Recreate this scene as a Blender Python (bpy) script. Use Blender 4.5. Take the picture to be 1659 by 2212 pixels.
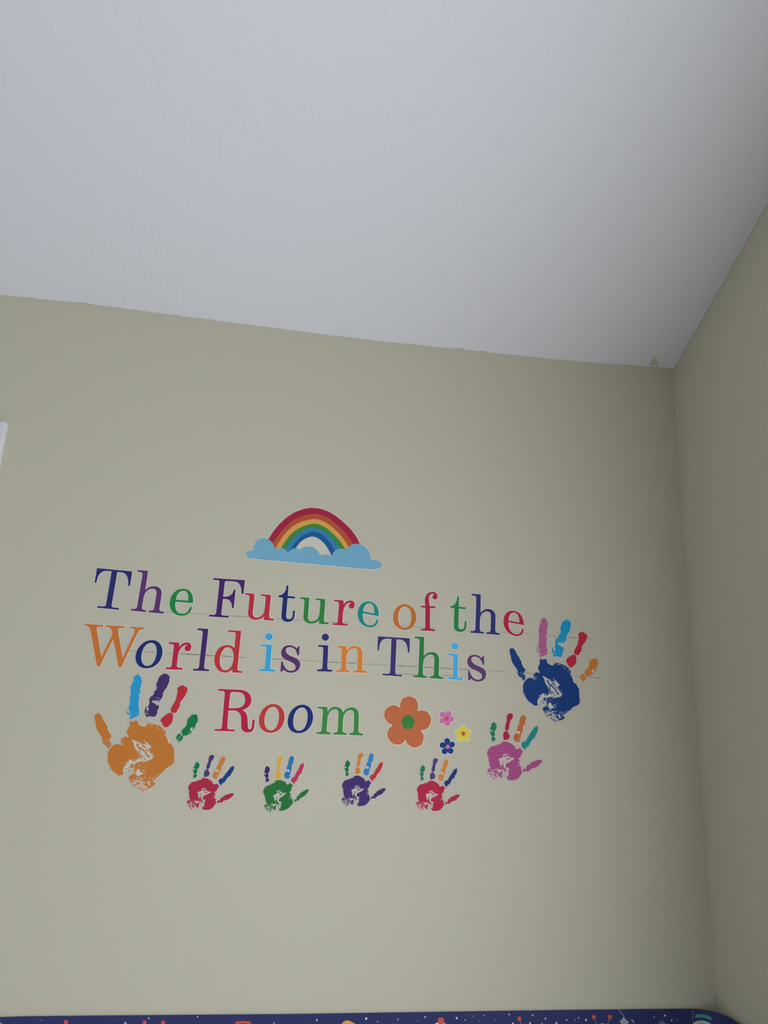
import bpy, bmesh, math, random
import numpy as np
from mathutils import Vector, Matrix
from mathutils.geometry import delaunay_2d_cdt

for o in list(bpy.data.objects):
    bpy.data.objects.remove(o)
scene = bpy.context.scene
COL = scene.collection

# ------------------------------------------------------------------ camera
YAW, PITCH, ROLL, FPX = 0.14358, 0.27698, 0.04149, 1628.65
CAM = np.array([0.0, -1.45, 1.5])
_cy, _sy, _cp, _sp = math.cos(YAW), math.sin(YAW), math.cos(PITCH), math.sin(PITCH)
FWD = np.array([_sy*_cp, _cy*_cp, _sp])
_r = np.array([_cy, -_sy, 0.0])
_u = np.cross(_r, FWD)
RIGHT = math.cos(ROLL)*_r + math.sin(ROLL)*_u
UP = -math.sin(ROLL)*_r + math.cos(ROLL)*_u
cam_data = bpy.data.cameras.new('camera')
cam_data.sensor_fit = 'HORIZONTAL'
cam_data.sensor_width = 36.0
cam_data.lens = FPX*36.0/1659.0
cam_data.clip_start = 0.01
cam = bpy.data.objects.new('camera', cam_data)
COL.objects.link(cam)
m = Matrix.Identity(4)
for i in range(3):
    m[i][0], m[i][1], m[i][2], m[i][3] = RIGHT[i], UP[i], -FWD[i], CAM[i]
cam.matrix_world = m
scene.camera = cam

# ------------------------------------------------------------------ world, light, exposure
XR, ZC, ZB, SL = 0.86024, 2.30274, 1.03186, 0.47848      # right wall, ceiling line, border top, ceiling slope
XL, YF, YRIDGE = -1.95, -3.7, -1.85
WIN = (-1.75, -0.95, 0.55, 2.12)                           # window in the right wall: y0, y1, z0, z1
w = bpy.data.worlds.new('sky')
scene.world = w
w.use_nodes = True
bg = w.node_tree.nodes['Background']
bg.inputs['Color'].default_value = (0.72, 0.86, 1.0, 1)
bg.inputs['Strength'].default_value = 1.0
ld = bpy.data.lights.new('window_daylight', 'AREA')
ld.shape = 'RECTANGLE'
ld.size = WIN[1]-WIN[0]-0.1
ld.size_y = WIN[3]-WIN[2]-0.1
ld.energy = 46.5
ld.color = (0.865, 0.905, 1.0)
lo = bpy.data.objects.new('window_daylight', ld)
COL.objects.link(lo)
lo.location = (XR+0.012, (WIN[0]+WIN[1])/2, (WIN[2]+WIN[3])/2)
lo.rotation_euler = (0, math.radians(90), 0)               # -Z of the lamp looks towards -X (into the room)
scene.view_settings.view_transform = 'Standard'
scene.view_settings.look = 'None'
scene.view_settings.exposure = 0.0
scene.view_settings.gamma = 1.0
scene.view_settings.use_curve_mapping = False

# ------------------------------------------------------------------ helpers
def P(x, y):
    """photo pixel -> millimetres on the back wall (plane y = 0): (x, z)"""
    d = FWD + RIGHT*(x-829.5)/FPX - UP*(y-1106.0)/FPX
    q = CAM + d*(-CAM[1]/d[1])
    return (q[0]*1000.0, q[2]*1000.0)

def PC(x, y, dz=0.0):
    """photo pixel -> point on the sloping ceiling"""
    d = FWD + RIGHT*(x-829.5)/FPX - UP*(y-1106.0)/FPX
    t = (ZC + dz - SL*CAM[1] - CAM[2])/(d[2] + SL*d[1])
    return CAM + d*t

def lin(c):
    c /= 255.0
    return c/12.92 if c <= 0.04045 else ((c+0.055)/1.055)**2.4
KEY = 0.68
def C(r, g, b):
    return tuple(min(0.9, max(0.004, lin(v)/KEY)) for v in (r, g, b))

_mats = {}
def mat(name, col, rough=0.55, bump=0.0, scale=400.0, mottled=0.0, alpha=1.0, spec=0.3):
    key = (name, tuple(round(c, 4) for c in col), rough)
    if key in _mats:
        return _mats[key]
    mm = bpy.data.materials.new(name)
    mm.use_nodes = True
    nt = mm.node_tree
    bs = nt.nodes['Principled BSDF']
    bs.inputs['Base Color'].default_value = (*col, 1)
    bs.inputs['Roughness'].default_value = rough
    bs.inputs['Specular IOR Level'].default_value = spec
    tc = nt.nodes.new('ShaderNodeTexCoord')
    if mottled:
        nz = nt.nodes.new('ShaderNodeTexNoise')
        nz.inputs['Scale'].default_value = 90.0
        nz.inputs['Detail'].default_value = 4.0
        nt.links.new(tc.outputs['Object'], nz.inputs['Vector'])
        mx = nt.nodes.new('ShaderNodeMix')
        mx.data_type = 'RGBA'
        mx.inputs[6].default_value = (*[c*(1-mottled) for c in col], 1)
        mx.inputs[7].default_value = (*[min(1, c*(1+mottled)) for c in col], 1)
        nt.links.new(nz.outputs['Fac'], mx.inputs[0])
        nt.links.new(mx.outputs[2], bs.inputs['Base Color'])
    if bump:
        n2 = nt.nodes.new('ShaderNodeTexNoise')
        n2.inputs['Scale'].default_value = scale
        n2.inputs['Detail'].default_value = 3.0
        nt.links.new(tc.outputs['Object'], n2.inputs['Vector'])
        bp = nt.nodes.new('ShaderNodeBump')
        bp.inputs['Strength'].default_value = bump
        bp.inputs['Distance'].default_value = 0.001
        nt.links.new(n2.outputs['Fac'], bp.inputs['Height'])
        nt.links.new(bp.outputs['Normal'], bs.inputs['Normal'])
    if alpha < 1:
        tr = nt.nodes.new('ShaderNodeBsdfTransparent')
        ms = nt.nodes.new('ShaderNodeMixShader')
        ms.inputs[0].default_value = alpha
        nt.links.new(tr.outputs[0], ms.inputs[1])
        nt.links.new(bs.outputs[0], ms.inputs[2])
        nt.links.new(ms.outputs[0], nt.nodes['Material Output'].inputs['Surface'])
    _mats[key] = mm
    return mm

def vinyl(c):
    return mat('printed_vinyl', C(*c), 0.6, mottled=0.04, spec=0.05)

def tag(o, label=None, cat=None, group=None, kind=None):
    if label: o['label'] = label
    if cat: o['category'] = cat
    if group: o['group'] = group
    if kind: o['kind'] = kind
    return o

def empty(name, loc=(0, 0, 0)):
    o = bpy.data.objects.new(name, None)
    o.empty_display_size = 0.05
    o.location = loc
    COL.objects.link(o)
    return o

def mesh_obj(name, verts, faces, material, parent=None, smooth=False):
    me = bpy.data.meshes.new(name)
    me.from_pydata([tuple(v) for v in verts], [], faces)
    me.materials.append(material)
    if smooth:
        for p in me.polygons: p.use_smooth = True
    me.update()
    o = bpy.data.objects.new(name, me)
    COL.objects.link(o)
    if parent: o.parent = parent
    return o

def boxes(name, lst, material, parent=None, bevel=0.0):
    """axis-aligned boxes (x0,x1,y0,y1,z0,z1) as one mesh"""
    bm = bmesh.new()
    for (x0, x1, y0, y1, z0, z1) in lst:
        r = bmesh.ops.create_cube(bm, size=1.0)
        for v in r['verts']:
            v.co = Vector(((x0+x1)/2+v.co.x*(x1-x0), (y0+y1)/2+v.co.y*(y1-y0), (z0+z1)/2+v.co.z*(z1-z0)))
    if bevel:
        bmesh.ops.bevel(bm, geom=bm.edges[:], offset=bevel, segments=2, affect='EDGES', profile=0.5)
    me = bpy.data.meshes.new(name)
    bm.to_mesh(me); bm.free()
    me.materials.append(material)
    o = bpy.data.objects.new(name, me)
    COL.objects.link(o)
    if parent: o.parent = parent
    return o

# ---- 2D outlines
def path(s, n=9):
    """small outline language: M/L/C with absolute points -> polygon"""
    t = s.replace(',', ' ').split()
    out, i, cmd = [], 0, None
    while i < len(t):
        if t[i] in 'MLCZ':
            cmd = t[i]; i += 1
            continue
        if cmd in 'ML':
            out.append((float(t[i]), float(t[i+1]))); i += 2
        else:
            a = np.array(out[-1]); b, c, d = [np.array((float(t[i+2*k]), float(t[i+2*k+1]))) for k in range(3)]
            for k in range(1, n+1):
                u = k/n
                q = a*(1-u)**3 + 3*b*u*(1-u)**2 + 3*c*u*u*(1-u) + d*u**3
                out.append((q[0], q[1]))
            i += 6
    if math.dist(out[0], out[-1]) < 1e-6: out.pop()
    return np.array(out)

def smooth(pts, n=4, closed=True):
    """Catmull-Rom through points"""
    p = np.array(pts, float); N = len(p); out = []
    rng = range(N) if closed else range(N-1)
    for i in rng:
        if closed:
            a, b, c, d = p[i-1], p[i], p[(i+1) % N], p[(i+2) % N]
        else:
            a, b, c, d = p[max(i-1, 0)], p[i], p[i+1], p[min(i+2, N-1)]
        for k in range(n):
            t = k/n
            out.append(0.5*((2*b)+(c-a)*t+(2*a-5*b+4*c-d)*t*t+(3*b-a-3*c+d)*t**3))
    if not closed: out.append(p[-1])
    return np.array(out)

def ellipse(cx, cy, rx, ry, n=36, rot=0.0):
    a = np.arange(n)*2*math.pi/n
    x, y = rx*np.cos(a), ry*np.sin(a)
    c, s = math.cos(rot), math.sin(rot)
    return np.stack([cx+c*x-s*y, cy+s*x+c*y], 1)

def area2(p):
    x, y = p[:, 0], p[:, 1]
    return float(np.sum(x*np.roll(y, -1)-np.roll(x, -1)*y))

def offset(p, d):
    """grow (d>0) or shrink a polygon along its normals"""
    p = np.array(p)
    e = np.roll(p, -1, 0)-p
    L = np.linalg.norm(e, axis=1)
    p = p[L > 1e-6]; e = np.roll(p, -1, 0)-p
    e /= np.linalg.norm(e, axis=1)[:, None]
    sgn = 1.0 if area2(p) > 0 else -1.0
    nr = np.stack([e[:, 1], -e[:, 0]], 1)*sgn
    nm = nr+np.roll(nr, 1, 0)
    l = np.linalg.norm(nm, axis=1); l[l < 1e-6] = 1
    nm /= l[:, None]
    k = np.sum(nm*nr, 1)
    k = 1.0/np.clip(k, 0.6, 1)
    return p+nm*(d*k)[:, None]

def ragged(p, amp, step, seed):
    """resample a closed outline and roughen it like a dry paint print"""
    rnd = np.random.RandomState(seed)
    p = np.array(p); q = np.vstack([p, p[:1]])
    seg = np.linalg.norm(np.diff(q, axis=0), axis=1)
    s = np.concatenate([[0], np.cumsum(seg)])
    n = max(12, int(s[-1]/step))
    t = np.arange(n)*s[-1]/n
    r = np.stack([np.interp(t, s, q[:, 0]), np.interp(t, s, q[:, 1])], 1)
    def noise(per):
        m_ = max(3, int(n/per)); v = rnd.uniform(-1, 1, m_)
        return np.interp(np.arange(n)*m_/n, np.arange(m_+1), np.append(v, v[0]))
    d = amp*(0.45*noise(9)+0.5*noise(3)+0.55*noise(1)+0.9*np.maximum(0, noise(1.3)-0.72)*3)
    e = np.roll(r, -1, 0)-np.roll(r, 1, 0)
    l = np.linalg.norm(e, axis=1); l[l < 1e-6] = 1
    e /= l[:, None]
    return r+np.stack([e[:, 1], -e[:, 0]], 1)*d[:, None]

def contains(poly, c):
    w_ = np.zeros(len(c), int)
    x, y = c[:, 0], c[:, 1]
    a = poly; b = np.roll(poly, -1, 0)
    for k in range(len(a)):
        (ax, ay), (bx, by) = a[k], b[k]
        cr = (bx-ax)*(y-ay)-(x-ax)*(by-ay)
        w_ += ((ay <= y) & (by > y) & (cr > 0)).astype(int)
        w_ -= ((ay > y) & (by <= y) & (cr < 0)).astype(int)
    return w_ != 0

def triangulate(ops, lines=()):
    """ops: ordered (sign, polygon); +1 adds, -1 cuts, 0 keeps only the inside. -> verts (mm), triangles"""
    vs, es = [], []
    for _, p in ops:
        b = len(vs)
        vs += [Vector((float(x), float(y))) for x, y in p]
        es += [(b+i, b+(i+1) % len(p)) for i in range(len(p))]
    if lines:
        zs = [v.y for v in vs]; xl_, xh_ = min(v.x for v in vs), max(v.x for v in vs)
        for x in lines:
            if xl_ < x < xh_:
                es.append((len(vs), len(vs)+1))
                vs += [Vector((x, min(zs)-1)), Vector((x, max(zs)+1))]
    r = delaunay_2d_cdt(vs, es, [], 0, 1e-4)
    V = np.array([(v.x, v.y) for v in r[0]])
    T = np.array([f for f in r[2] if len(f) == 3])
    c = V[T].mean(1)
    keep = np.zeros(len(T), bool)
    for s, p in ops:
        p = np.array(p)
        ins = contains(p, c)
        if s > 0: keep |= ins
        elif s < 0: keep &= ~ins
        else: keep &= ins
    T = T[keep]
    a2 = (V[T[:, 1], 0]-V[T[:, 0], 0])*(V[T[:, 2], 1]-V[T[:, 0], 1])-(V[T[:, 2], 0]-V[T[:, 0], 0])*(V[T[:, 1], 1]-V[T[:, 0], 1])
    T[a2 < 0] = T[a2 < 0][:, ::-1]
    return V, T

def sheet(name, ops, d0, d1, material, parent, org=(0, 0), place=None, lines=()):
    """a flat piece between depths d0 and d1 (mm in front of the back wall)"""
    V, T = triangulate(ops, lines)
    used, inv = np.unique(T.ravel(), return_inverse=True)
    T = inv.reshape(-1, 3); V = V[used]; n = len(V)
    if place is None:
        place = lambda x, z, d: ((x-org[0])/1000, -d/1000, (z-org[1])/1000)
    verts = [place(x, z, d1) for x, z in V]+[place(x, z, d0) for x, z in V]
    faces = [tuple(int(i) for i in t) for t in T]
    cnt = {}
    for t in T:
        for a, b in ((t[0], t[1]), (t[1], t[2]), (t[2], t[0])):
            cnt[(int(a), int(b))] = 1
    for (a, b) in cnt:
        if (b, a) not in cnt:
            faces.append((b, a, a+n, b+n))
    return mesh_obj(name, verts, faces, material, parent)

def to_wall(pts):
    return np.array([P(x, y) for x, y in pts])

# ------------------------------------------------------------------ materials of the room
PAINT = C(175, 170.5, 150)
m_wall = mat('khaki_wall_paint', PAINT, 0.62, bump=0.10, scale=260.0, mottled=0.012)
m_white = mat('white_trim_paint', (0.80, 0.80, 0.80), 0.4)
m_floor = mat('pale_grey_bounce_carpet', (0.70, 0.70, 0.72), 0.9, bump=0.5, scale=300.0, mottled=0.1)  # unseen floor, tone chosen pale and neutral to bounce more light
m_pale = mat('off_white_bounce_paint', (0.78, 0.78, 0.79), 0.62, bump=0.10, scale=260.0)  # unseen left and front walls, off-white instead of khaki for neutral bounce light

def ceiling_material():
    mm = bpy.data.materials.new('skip_trowel_ceiling')
    mm.use_nodes = True
    nt = mm.node_tree; N = nt.nodes; L = nt.links
    bs = N['Principled BSDF']
    bs.inputs['Base Color'].default_value = (0.838, 0.835, 0.842, 1)
    bs.inputs['Roughness'].default_value = 0.8
    bs.inputs['Specular IOR Level'].default_value = 0.2
    tc = N.new('ShaderNodeTexCoord')
    def noise(scale, detail, dist=0.0):
        n_ = N.new('ShaderNodeTexNoise')
        n_.inputs['Scale'].default_value = scale
        n_.inputs['Detail'].default_value = detail
        n_.inputs['Distortion'].default_value = dist
        L.new(tc.outputs['Object'], n_.inputs['Vector'])
        return n_
    mp = N.new('ShaderNodeMapping')                     # trowel strokes run mostly one way
    mp.inputs['Rotation'].default_value = (0, 0, 0.5)
    mp.inputs['Scale'].default_value = (1.6, 0.8, 1.0)
    L.new(tc.outputs['Object'], mp.inputs['Vector'])
    big = noise(21.0, 4.0, 1.2)
    L.new(mp.outputs['Vector'], big.inputs['Vector'])
    rmp = N.new('ShaderNodeValToRGB')
    rmp.color_ramp.elements[0].position = 0.53
    rmp.color_ramp.elements[1].position = 0.585
    L.new(big.outputs['Fac'], rmp.inputs['Fac'])
    msk = noise(3.2, 2.0)                               # strokes come in clusters
    mr = N.new('ShaderNodeMapRange')
    mr.inputs['From Min'].default_value = 0.42
    mr.inputs['From Max'].default_value = 0.62
    L.new(msk.outputs['Fac'], mr.inputs['Value'])
    ml = N.new('ShaderNodeMath'); ml.operation = 'MULTIPLY'
    L.new(rmp.outputs['Color'], ml.inputs[0]); L.new(mr.outputs['Result'], ml.inputs[1])
    b1 = N.new('ShaderNodeBump')
    b1.inputs['Strength'].default_value = 0.3
    b1.inputs['Distance'].default_value = 0.0006
    L.new(ml.outputs['Value'], b1.inputs['Height'])
    fine = noise(170.0, 3.0)
    b2 = N.new('ShaderNodeBump')
    b2.inputs['Strength'].default_value = 0.12
    b2.inputs['Distance'].default_value = 0.001
    L.new(fine.outputs['Fac'], b2.inputs['Height'])
    L.new(b1.outputs['Normal'], b2.inputs['Normal'])
    L.new(b2.outputs['Normal'], bs.inputs['Normal'])
    return mm
m_ceil = ceiling_material()

# ------------------------------------------------------------------ the room shell
TH = 0.10
DX0, DX1, DZ = -1.395, -0.590, 1.970            # door opening in the back wall
wb = boxes('wall_back', [(DX1, XR+TH, 0, TH, 0, 2.42), (XL-TH, DX0, 0, TH, 0, 2.42), (DX0, DX1, 0, TH, DZ, 2.42)], m_wall)
tag(wb, kind='structure')
fl = boxes('floor', [(XL-TH, XR+TH, YF-TH, TH, -0.1, 0)], m_floor); tag(fl, kind='structure')

def zceil(y):
    return ZC - SL*y if y >= YRIDGE else ZC - SL*YRIDGE + SL*(y-YRIDGE)

def gable(name, x0, x1, hole=None, paint=None):
    """side wall with the pitched top, extruded in x"""
    out = np.array([(YF-TH, 0), (0, 0), (0, zceil(0)+0.05), (YRIDGE, zceil(YRIDGE)+0.05), (YF-TH, zceil(YF-TH)+0.05)])*1000
    ops = [(1, out)]
    if hole:
        y0, y1, z0, z1 = hole
        ops.append((-1, np.array([(y0, z0), (y1, z0), (y1, z1), (y0, z1)])*1000))
    o = sheet(name, ops, 0, 1, paint or m_wall, None, place=lambda a, z, d: (x1 if d else x0, a/1000, z/1000))
    o2 = o.data
    bm = bmesh.new(); bm.from_mesh(o2)
    # close the back side
    back = [f for f in bm.faces if all(abs(v.co.x-x1) < 1e-6 for v in f.verts)]
    mp = {}
    for v in bm.verts:
        if abs(v.co.x-x0) < 1e-6: mp[(round(v.co.y, 5), round(v.co.z, 5))] = v
    for f in back:
        try: bm.faces.new([mp[(round(v.co.y, 5), round(v.co.z, 5))] for v in reversed(f.verts)])
        except (ValueError, KeyError): pass
    bmesh.ops.recalc_face_normals(bm, faces=bm.faces[:])
    bm.to_mesh(o2); bm.free()
    return tag(o, kind='structure')
wr = gable('wall_right', XR+TH, XR, WIN)
wl = gable('wall_left', XL-TH, XL, paint=m_pale)
wf = boxes('wall_front', [(XL, XR, YF-TH, YF, 0, zceil(YF))], m_pale); tag(wf, kind='structure')

# ceiling: slightly uneven where it meets the back wall, as measured along the junction
EDGE = [(-560, 578), (-300, 606), (0, 638), (185, 656), (340, 676), (506, 698), (700, 723), (850, 741), (1000, 756), (1150, 772), (1300, 786), (1455, 797)]
ex = [P(*q) for q in EDGE]
xs_e = [q[0]/1000 for q in ex]; zs_e = [q[1]/1000-ZC for q in ex]
xs = sorted(set([XL-TH, XL]+list(np.linspace(XL, XR, 60))+[XR, XR+TH]))
ys = [0.0, -0.004, -0.02, -0.05, -0.1, -0.18, -0.3, -0.5, -0.8, -1.2, YRIDGE, -2.4, YF, YF-TH]
verts, faces = [], []
for y in ys:
    k = max(0.0, 1.0+y/0.3)**2
    for x in xs:
        dz = float(np.interp(x, xs_e, zs_e, left=zs_e[0], right=zs_e[-1]))*k
        verts.append((x, y, zceil(y)+dz))
n0 = len(verts); nx = len(xs)
for i in range(len(ys)-1):
    for j in range(nx-1):
        a = i*nx+j
        faces.append((a, a+nx, a+nx+1, a+1))
verts += [(v[0], v[1], v[2]+0.12) for v in verts[:n0]]
for f in list(faces):
    faces.append(tuple(i+n0 for i in reversed(f)))
ring = [j for j in range(nx)]+[i*nx+nx-1 for i in range(1, len(ys))]+[(len(ys)-1)*nx+j for j in range(nx-2, -1, -1)]+[i*nx for i in range(len(ys)-2, 0, -1)]
for a, b in zip(ring, ring[1:]+ring[:1]):
    faces.append((a, b, b+n0, a+n0))
ceil = mesh_obj('ceiling', verts, faces, m_ceil, None, smooth=False)
tag(ceil, kind='structure')

# raised trowel marks in the plaster
CN = Vector((0, -SL, -1)).normalized()          # out of the ceiling, into the room
def ridge(pts, wdt, hgt, V, F, seed):
    rnd = random.Random(seed)
    p = smooth(np.array([PC(*q) for q in pts]), 4, closed=False)
    n = len(p)
    base = len(V)
    for i in range(n):
        t = Vector(p[min(i+1, n-1)]-p[max(i-1, 0)]).normalized()
        s = CN.cross(t).normalized()
        f = math.sin(math.pi*(i+0.25)/(n-0.5))**0.6 if n > 2 else 1
        f *= rnd.uniform(0.75, 1.15)
        c = Vector(p[i])
        for a, h in ((-1.6, -0.10), (-0.25, 1.0), (0.25, 0.9), (0.6, -0.10)):
            V.append(tuple(c+s*(a*wdt*f)+CN*(h*hgt*f)))
    for i in range(n-1):
        for k in range(3):
            a = base+i*4+k
            F.append((a, a+1, a+5, a+4))
S1 = [[(598, 25), (630, 65), (640, 120), (645, 145)], [(680, 185), (720, 210), (765, 245)], [(665, 222), (700, 270), (725, 305)],
      [(1015, 0), (1018, 50), (1030, 78)], [(1125, 45), (1130, 70)], [(225, 95), (245, 140), (252, 165)], [(425, 350), (440, 385), (455, 425)],
      [(375, 320), (385, 370)], [(445, 225), (455, 260), (480, 272)], [(630, 430), (660, 460), (705, 490), (718, 520), (718, 550)],
      [(560, 440), (560, 470)], [(500, 500), (540, 550)], [(830, 515), (840, 560)], [(895, 255), (930, 300)], [(1070, 480), (1080, 495)],
      [(1145, 500), (1160, 540), (1163, 575)], [(960, 605), (1040, 590), (1100, 580)], [(1155, 590), (1160, 630)],
      [(1335, 430), (1350, 405), (1390, 410), (1415, 440)], [(1340, 450), (1370, 470), (1395, 455)], [(690, 735), (750, 790), (800, 830), (885, 865)],
      [(1255, 670), (1268, 710)], [(1590, 800), (1645, 920)], [(1075, 190), (1080, 250)], [(1130, 170), (1135, 240)], [(1180, 230), (1190, 270)],
      [(1400, 120), (1420, 220)], [(520, 20), (535, 60)], [(610, 205), (625, 165)], [(950, 425), (965, 430)], [(1545, 1090), (1570, 1130)],
      [(705, 600), (715, 640)], [(1030, 545), (1035, 580)], [(1365, 840), (1330, 815)], [(185, 200), (205, 215)], [(320, 455), (328, 475)], [(400, 610), (405, 640)],
      [(915, 855), (925, 890)], [(1500, 150), (1510, 190)], [(1440, 290), (1455, 320)]]
S2 = [[(245, 735), (265, 765), (285, 775)], [(270, 770), (340, 805), (445, 842)], [(545, 155), (575, 150)],
      [(550, 160), (570, 185), (600, 205), (650, 235), (700, 270)], [(830, 110), (835, 165), (845, 205)], [(640, 460), (655, 505), (700, 545)],
      [(195, 210), (215, 250), (228, 285)], [(230, 530), (240, 585)], [(270, 340), (300, 385), (360, 390)], [(300, 400), (340, 425), (390, 445)],
      [(120, 600), (150, 635)], [(180, 340), (265, 450)], [(115, 670), (155, 760)], [(695, 640), (720, 660)], [(780, 640), (810, 690), (815, 720)],
      [(860, 685), (878, 720)], [(945, 520), (975, 545)], [(995, 500), (1010, 520)], [(1030, 495), (1045, 515)], [(590, 675), (660, 710)],
      [(320, 835), (325, 870)], [(350, 850), (345, 885)], [(795, 490), (805, 560)], [(895, 360), (930, 410)], [(1110, 200), (1130, 220)],
      [(80, 905), (105, 945)], [(240, 1060), (300, 1080)], [(235, 20), (245, 75)], [(285, 10), (290, 40)],
      [(325, 15), (345, 50), (390, 75)], [(160, 150), (220, 150), (255, 165)], [(1075, 90), (1095, 125)], [(1130, 60), (1140, 75)],
      [(930, 720), (945, 740)], [(940, 670), (950, 690)], [(1000, 665), (1012, 700)], [(1290, 375), (1345, 372)], [(1355, 330), (1375, 332)], [(1190, 310), (1150, 330)]]
V, F = [], []
for k, s in enumerate(S1):
    ridge([(x/2.074, y/2.074) for x, y in s], 0.0020, 0.00065, V, F, k)
for k, s in enumerate(S2):
    ridge([(700+x/1.73, y/1.73) for x, y in s], 0.0020, 0.00065, V, F, 100+k)
o = mesh_obj('plaster_ridge', V, F, m_ceil, ceil, smooth=True); o['kind'] = 'stuff'
V, F = [], []
ridge([(856+x, y) for x, y in ((-6, 724.5), (18, 727.3), (45, 727.6), (75, 723.5))], 0.0008, 0.0005, V, F, 5)
mesh_obj('hairline_crack', V, F, m_ceil, ceil)

def on_ceiling(name, polys, material, parent, d=0.0008):
    """flat patch lying on the ceiling"""
    vs, fs = [], []
    for poly in polys:
        ops = [(1, np.array(poly))]
        Vv, T = triangulate(ops)
        b = len(vs)
        for x, y in Vv:
            dz = 0.0
            for _ in range(5):
                p = Vector(PC(x, y, dz)); kk = max(0.0, 1.0+p.y/0.3)**2
                dz = float(np.interp(p.x, xs_e, zs_e, left=zs_e[0], right=zs_e[-1]))*kk
            p.y = min(p.y, 0.0)
            vs.append(tuple(p+CN*d))
        fs += [tuple(int(i)+b for i in t) for t in T]
    return mesh_obj(name, vs, fs, material, parent)
sm = [(1340, 302), (1344, 280), (1352, 262), (1368, 243), (1386, 231), (1388, 250), (1394, 276), (1398, 290), (1386, 301), (1368, 294), (1352, 300)]
on_ceiling('paint_smear', [[(1000+x/3.318, 700+y/3.318) for x, y in sm]], mat('smeared_wall_paint', (0.70, 0.64, 0.48), 0.6), ceil)
# uneven cut-in line of wall paint creeping on to the ceiling
rnd = random.Random(4)
top, bot = [], []
for k in range(0, 1456, 12):
    yb = float(np.interp(k, [q[0] for q in EDGE], [q[1] for q in EDGE]))
    up = max(0.0, 0.4+rnd.gauss(0, 0.6))
    if 988 < k < 1008: up = 4.5
    if 1040 < k < 1050: up = 3.5
    top.append((k, yb-up-0.2)); bot.append((k, yb+0.6))
on_ceiling('paint_edge', [top+bot[::-1]], m_wall, ceil, 0.0006)
# thin bead of white filler where ceiling and right wall meet
bead = []
for q, y in enumerate(np.linspace(-0.002, -1.0, 40)):
    bead.append((y, zceil(y)+zs_e[-1]*max(0.0, 1.0+y/0.3)**2))
V, F = [], []
for q, (y, z) in enumerate(bead):
    wv = 0.0018+0.0006*math.sin(q*1.7)+0.0004*math.sin(q*4.1)
    V += [(XR-0.0005, y, z-wv), (XR-0.0022, y, z-wv*0.5), (XR-wv, y, z-0.0002)]
for q in range(len(bead)-1):
    for k in range(2):
        a = q*3+k
        F.append((a, a+1, a+4, a+3))
mesh_obj('filler_bead', V, F, m_ceil, ceil, smooth=True)

# door with casing in the back wall (only the casing's top corner reaches the picture)
door = empty('door_1', (DX0, 0, 0)); tag(door, kind='structure')
def rel(o, root):
    o.parent = root
    for v in o.data.vertices: v.co -= root.location
    return o
CX, CZT, CT = -0.52658, 2.03028, 0.0172
rel(boxes('casing_leg', [(DX1-0.006, CX, -CT, 0.0, 0, CZT)], m_white, bevel=0.0025), door)
rel(boxes('casing_leg', [(DX0-0.063, DX0+0.006, -CT, 0.0, 0, CZT)], m_white, bevel=0.0025), door)
rel(boxes('casing_head', [(DX0+0.006, DX1-0.006, -CT, 0.0, DZ-0.006, CZT)], m_white, bevel=0.0025), door)
rel(boxes('jamb', [(DX1-0.02, DX1, 0, TH, 0, DZ), (DX0, DX0+0.02, 0, TH, 0, DZ), (DX0+0.02, DX1-0.02, 0, TH, DZ-0.02, DZ)], m_white), door)
slab = rel(boxes('door_slab', [(DX0+0.022, DX1-0.022, 0.03, 0.065, 0.008, DZ-0.022)], m_white, bevel=0.002), door)
for (z0, z1) in ((0.2, 0.85), (1.0, 1.8)):
    for (x0, x1) in ((DX0+0.12, (DX0+DX1)/2-0.04), ((DX0+DX1)/2+0.04, DX1-0.12)):
        rel(boxes('door_panel', [(x0, x1, 0.024, 0.032, z0, z1)], m_white, bevel=0.003), door)
m_metal = mat('brushed_nickel', (0.6, 0.58, 0.55), 0.3)
rel(boxes('door_handle', [(DX0+0.07, DX0+0.11, -0.01, 0.031, 0.96, 1.0), (DX0+0.07, DX0+0.19, -0.024, -0.01, 0.97, 0.99)], m_metal, bevel=0.004), door)

# baseboards
bb = boxes('baseboard_back', [(CX, XR, -0.012, 0, 0, 0.09), (XL, DX0-0.063, -0.012, 0, 0, 0.09)], m_white); tag(bb, kind='structure')
bb = boxes('baseboard_right', [(XR-0.012, XR, YF, -0.012, 0, 0.09)], m_white); tag(bb, kind='structure')

# window in the right wall, beside the camera
win = empty('window_1', (XR, (WIN[0]+WIN[1])/2, WIN[2])); tag(win, kind='structure')
y0, y1, z0, z1 = WIN
ym = (y0+y1)/2
rel(boxes('window_frame', [(XR+0.075, XR+0.1, y0, y0+0.04, z0, z1), (XR+0.075, XR+0.1, y1-0.04, y1, z0, z1), (XR+0.075, XR+0.1, y0+0.04, y1-0.04, z0, z0+0.04),
      (XR+0.075, XR+0.1, y0+0.04, y1-0.04, z1-0.04, z1), (XR+0.075, XR+0.1, ym-0.02, ym+0.02, z0+0.04, z1-0.04)], m_white), win)
m_glass = mat('window_glass', (0.9, 0.95, 1.0), 0.05, alpha=0.06)
for a, b in ((y0+0.04, ym-0.02), (ym+0.02, y1-0.04)):
    rel(boxes('pane', [(XR+0.086, XR+0.09, a, b, z0+0.04, z1-0.04)], m_glass), win)
rel(boxes('window_sill', [(XR-0.03, XR, y0-0.05, y1+0.05, z0-0.025, z0)], m_white, bevel=0.003), win)

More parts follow.
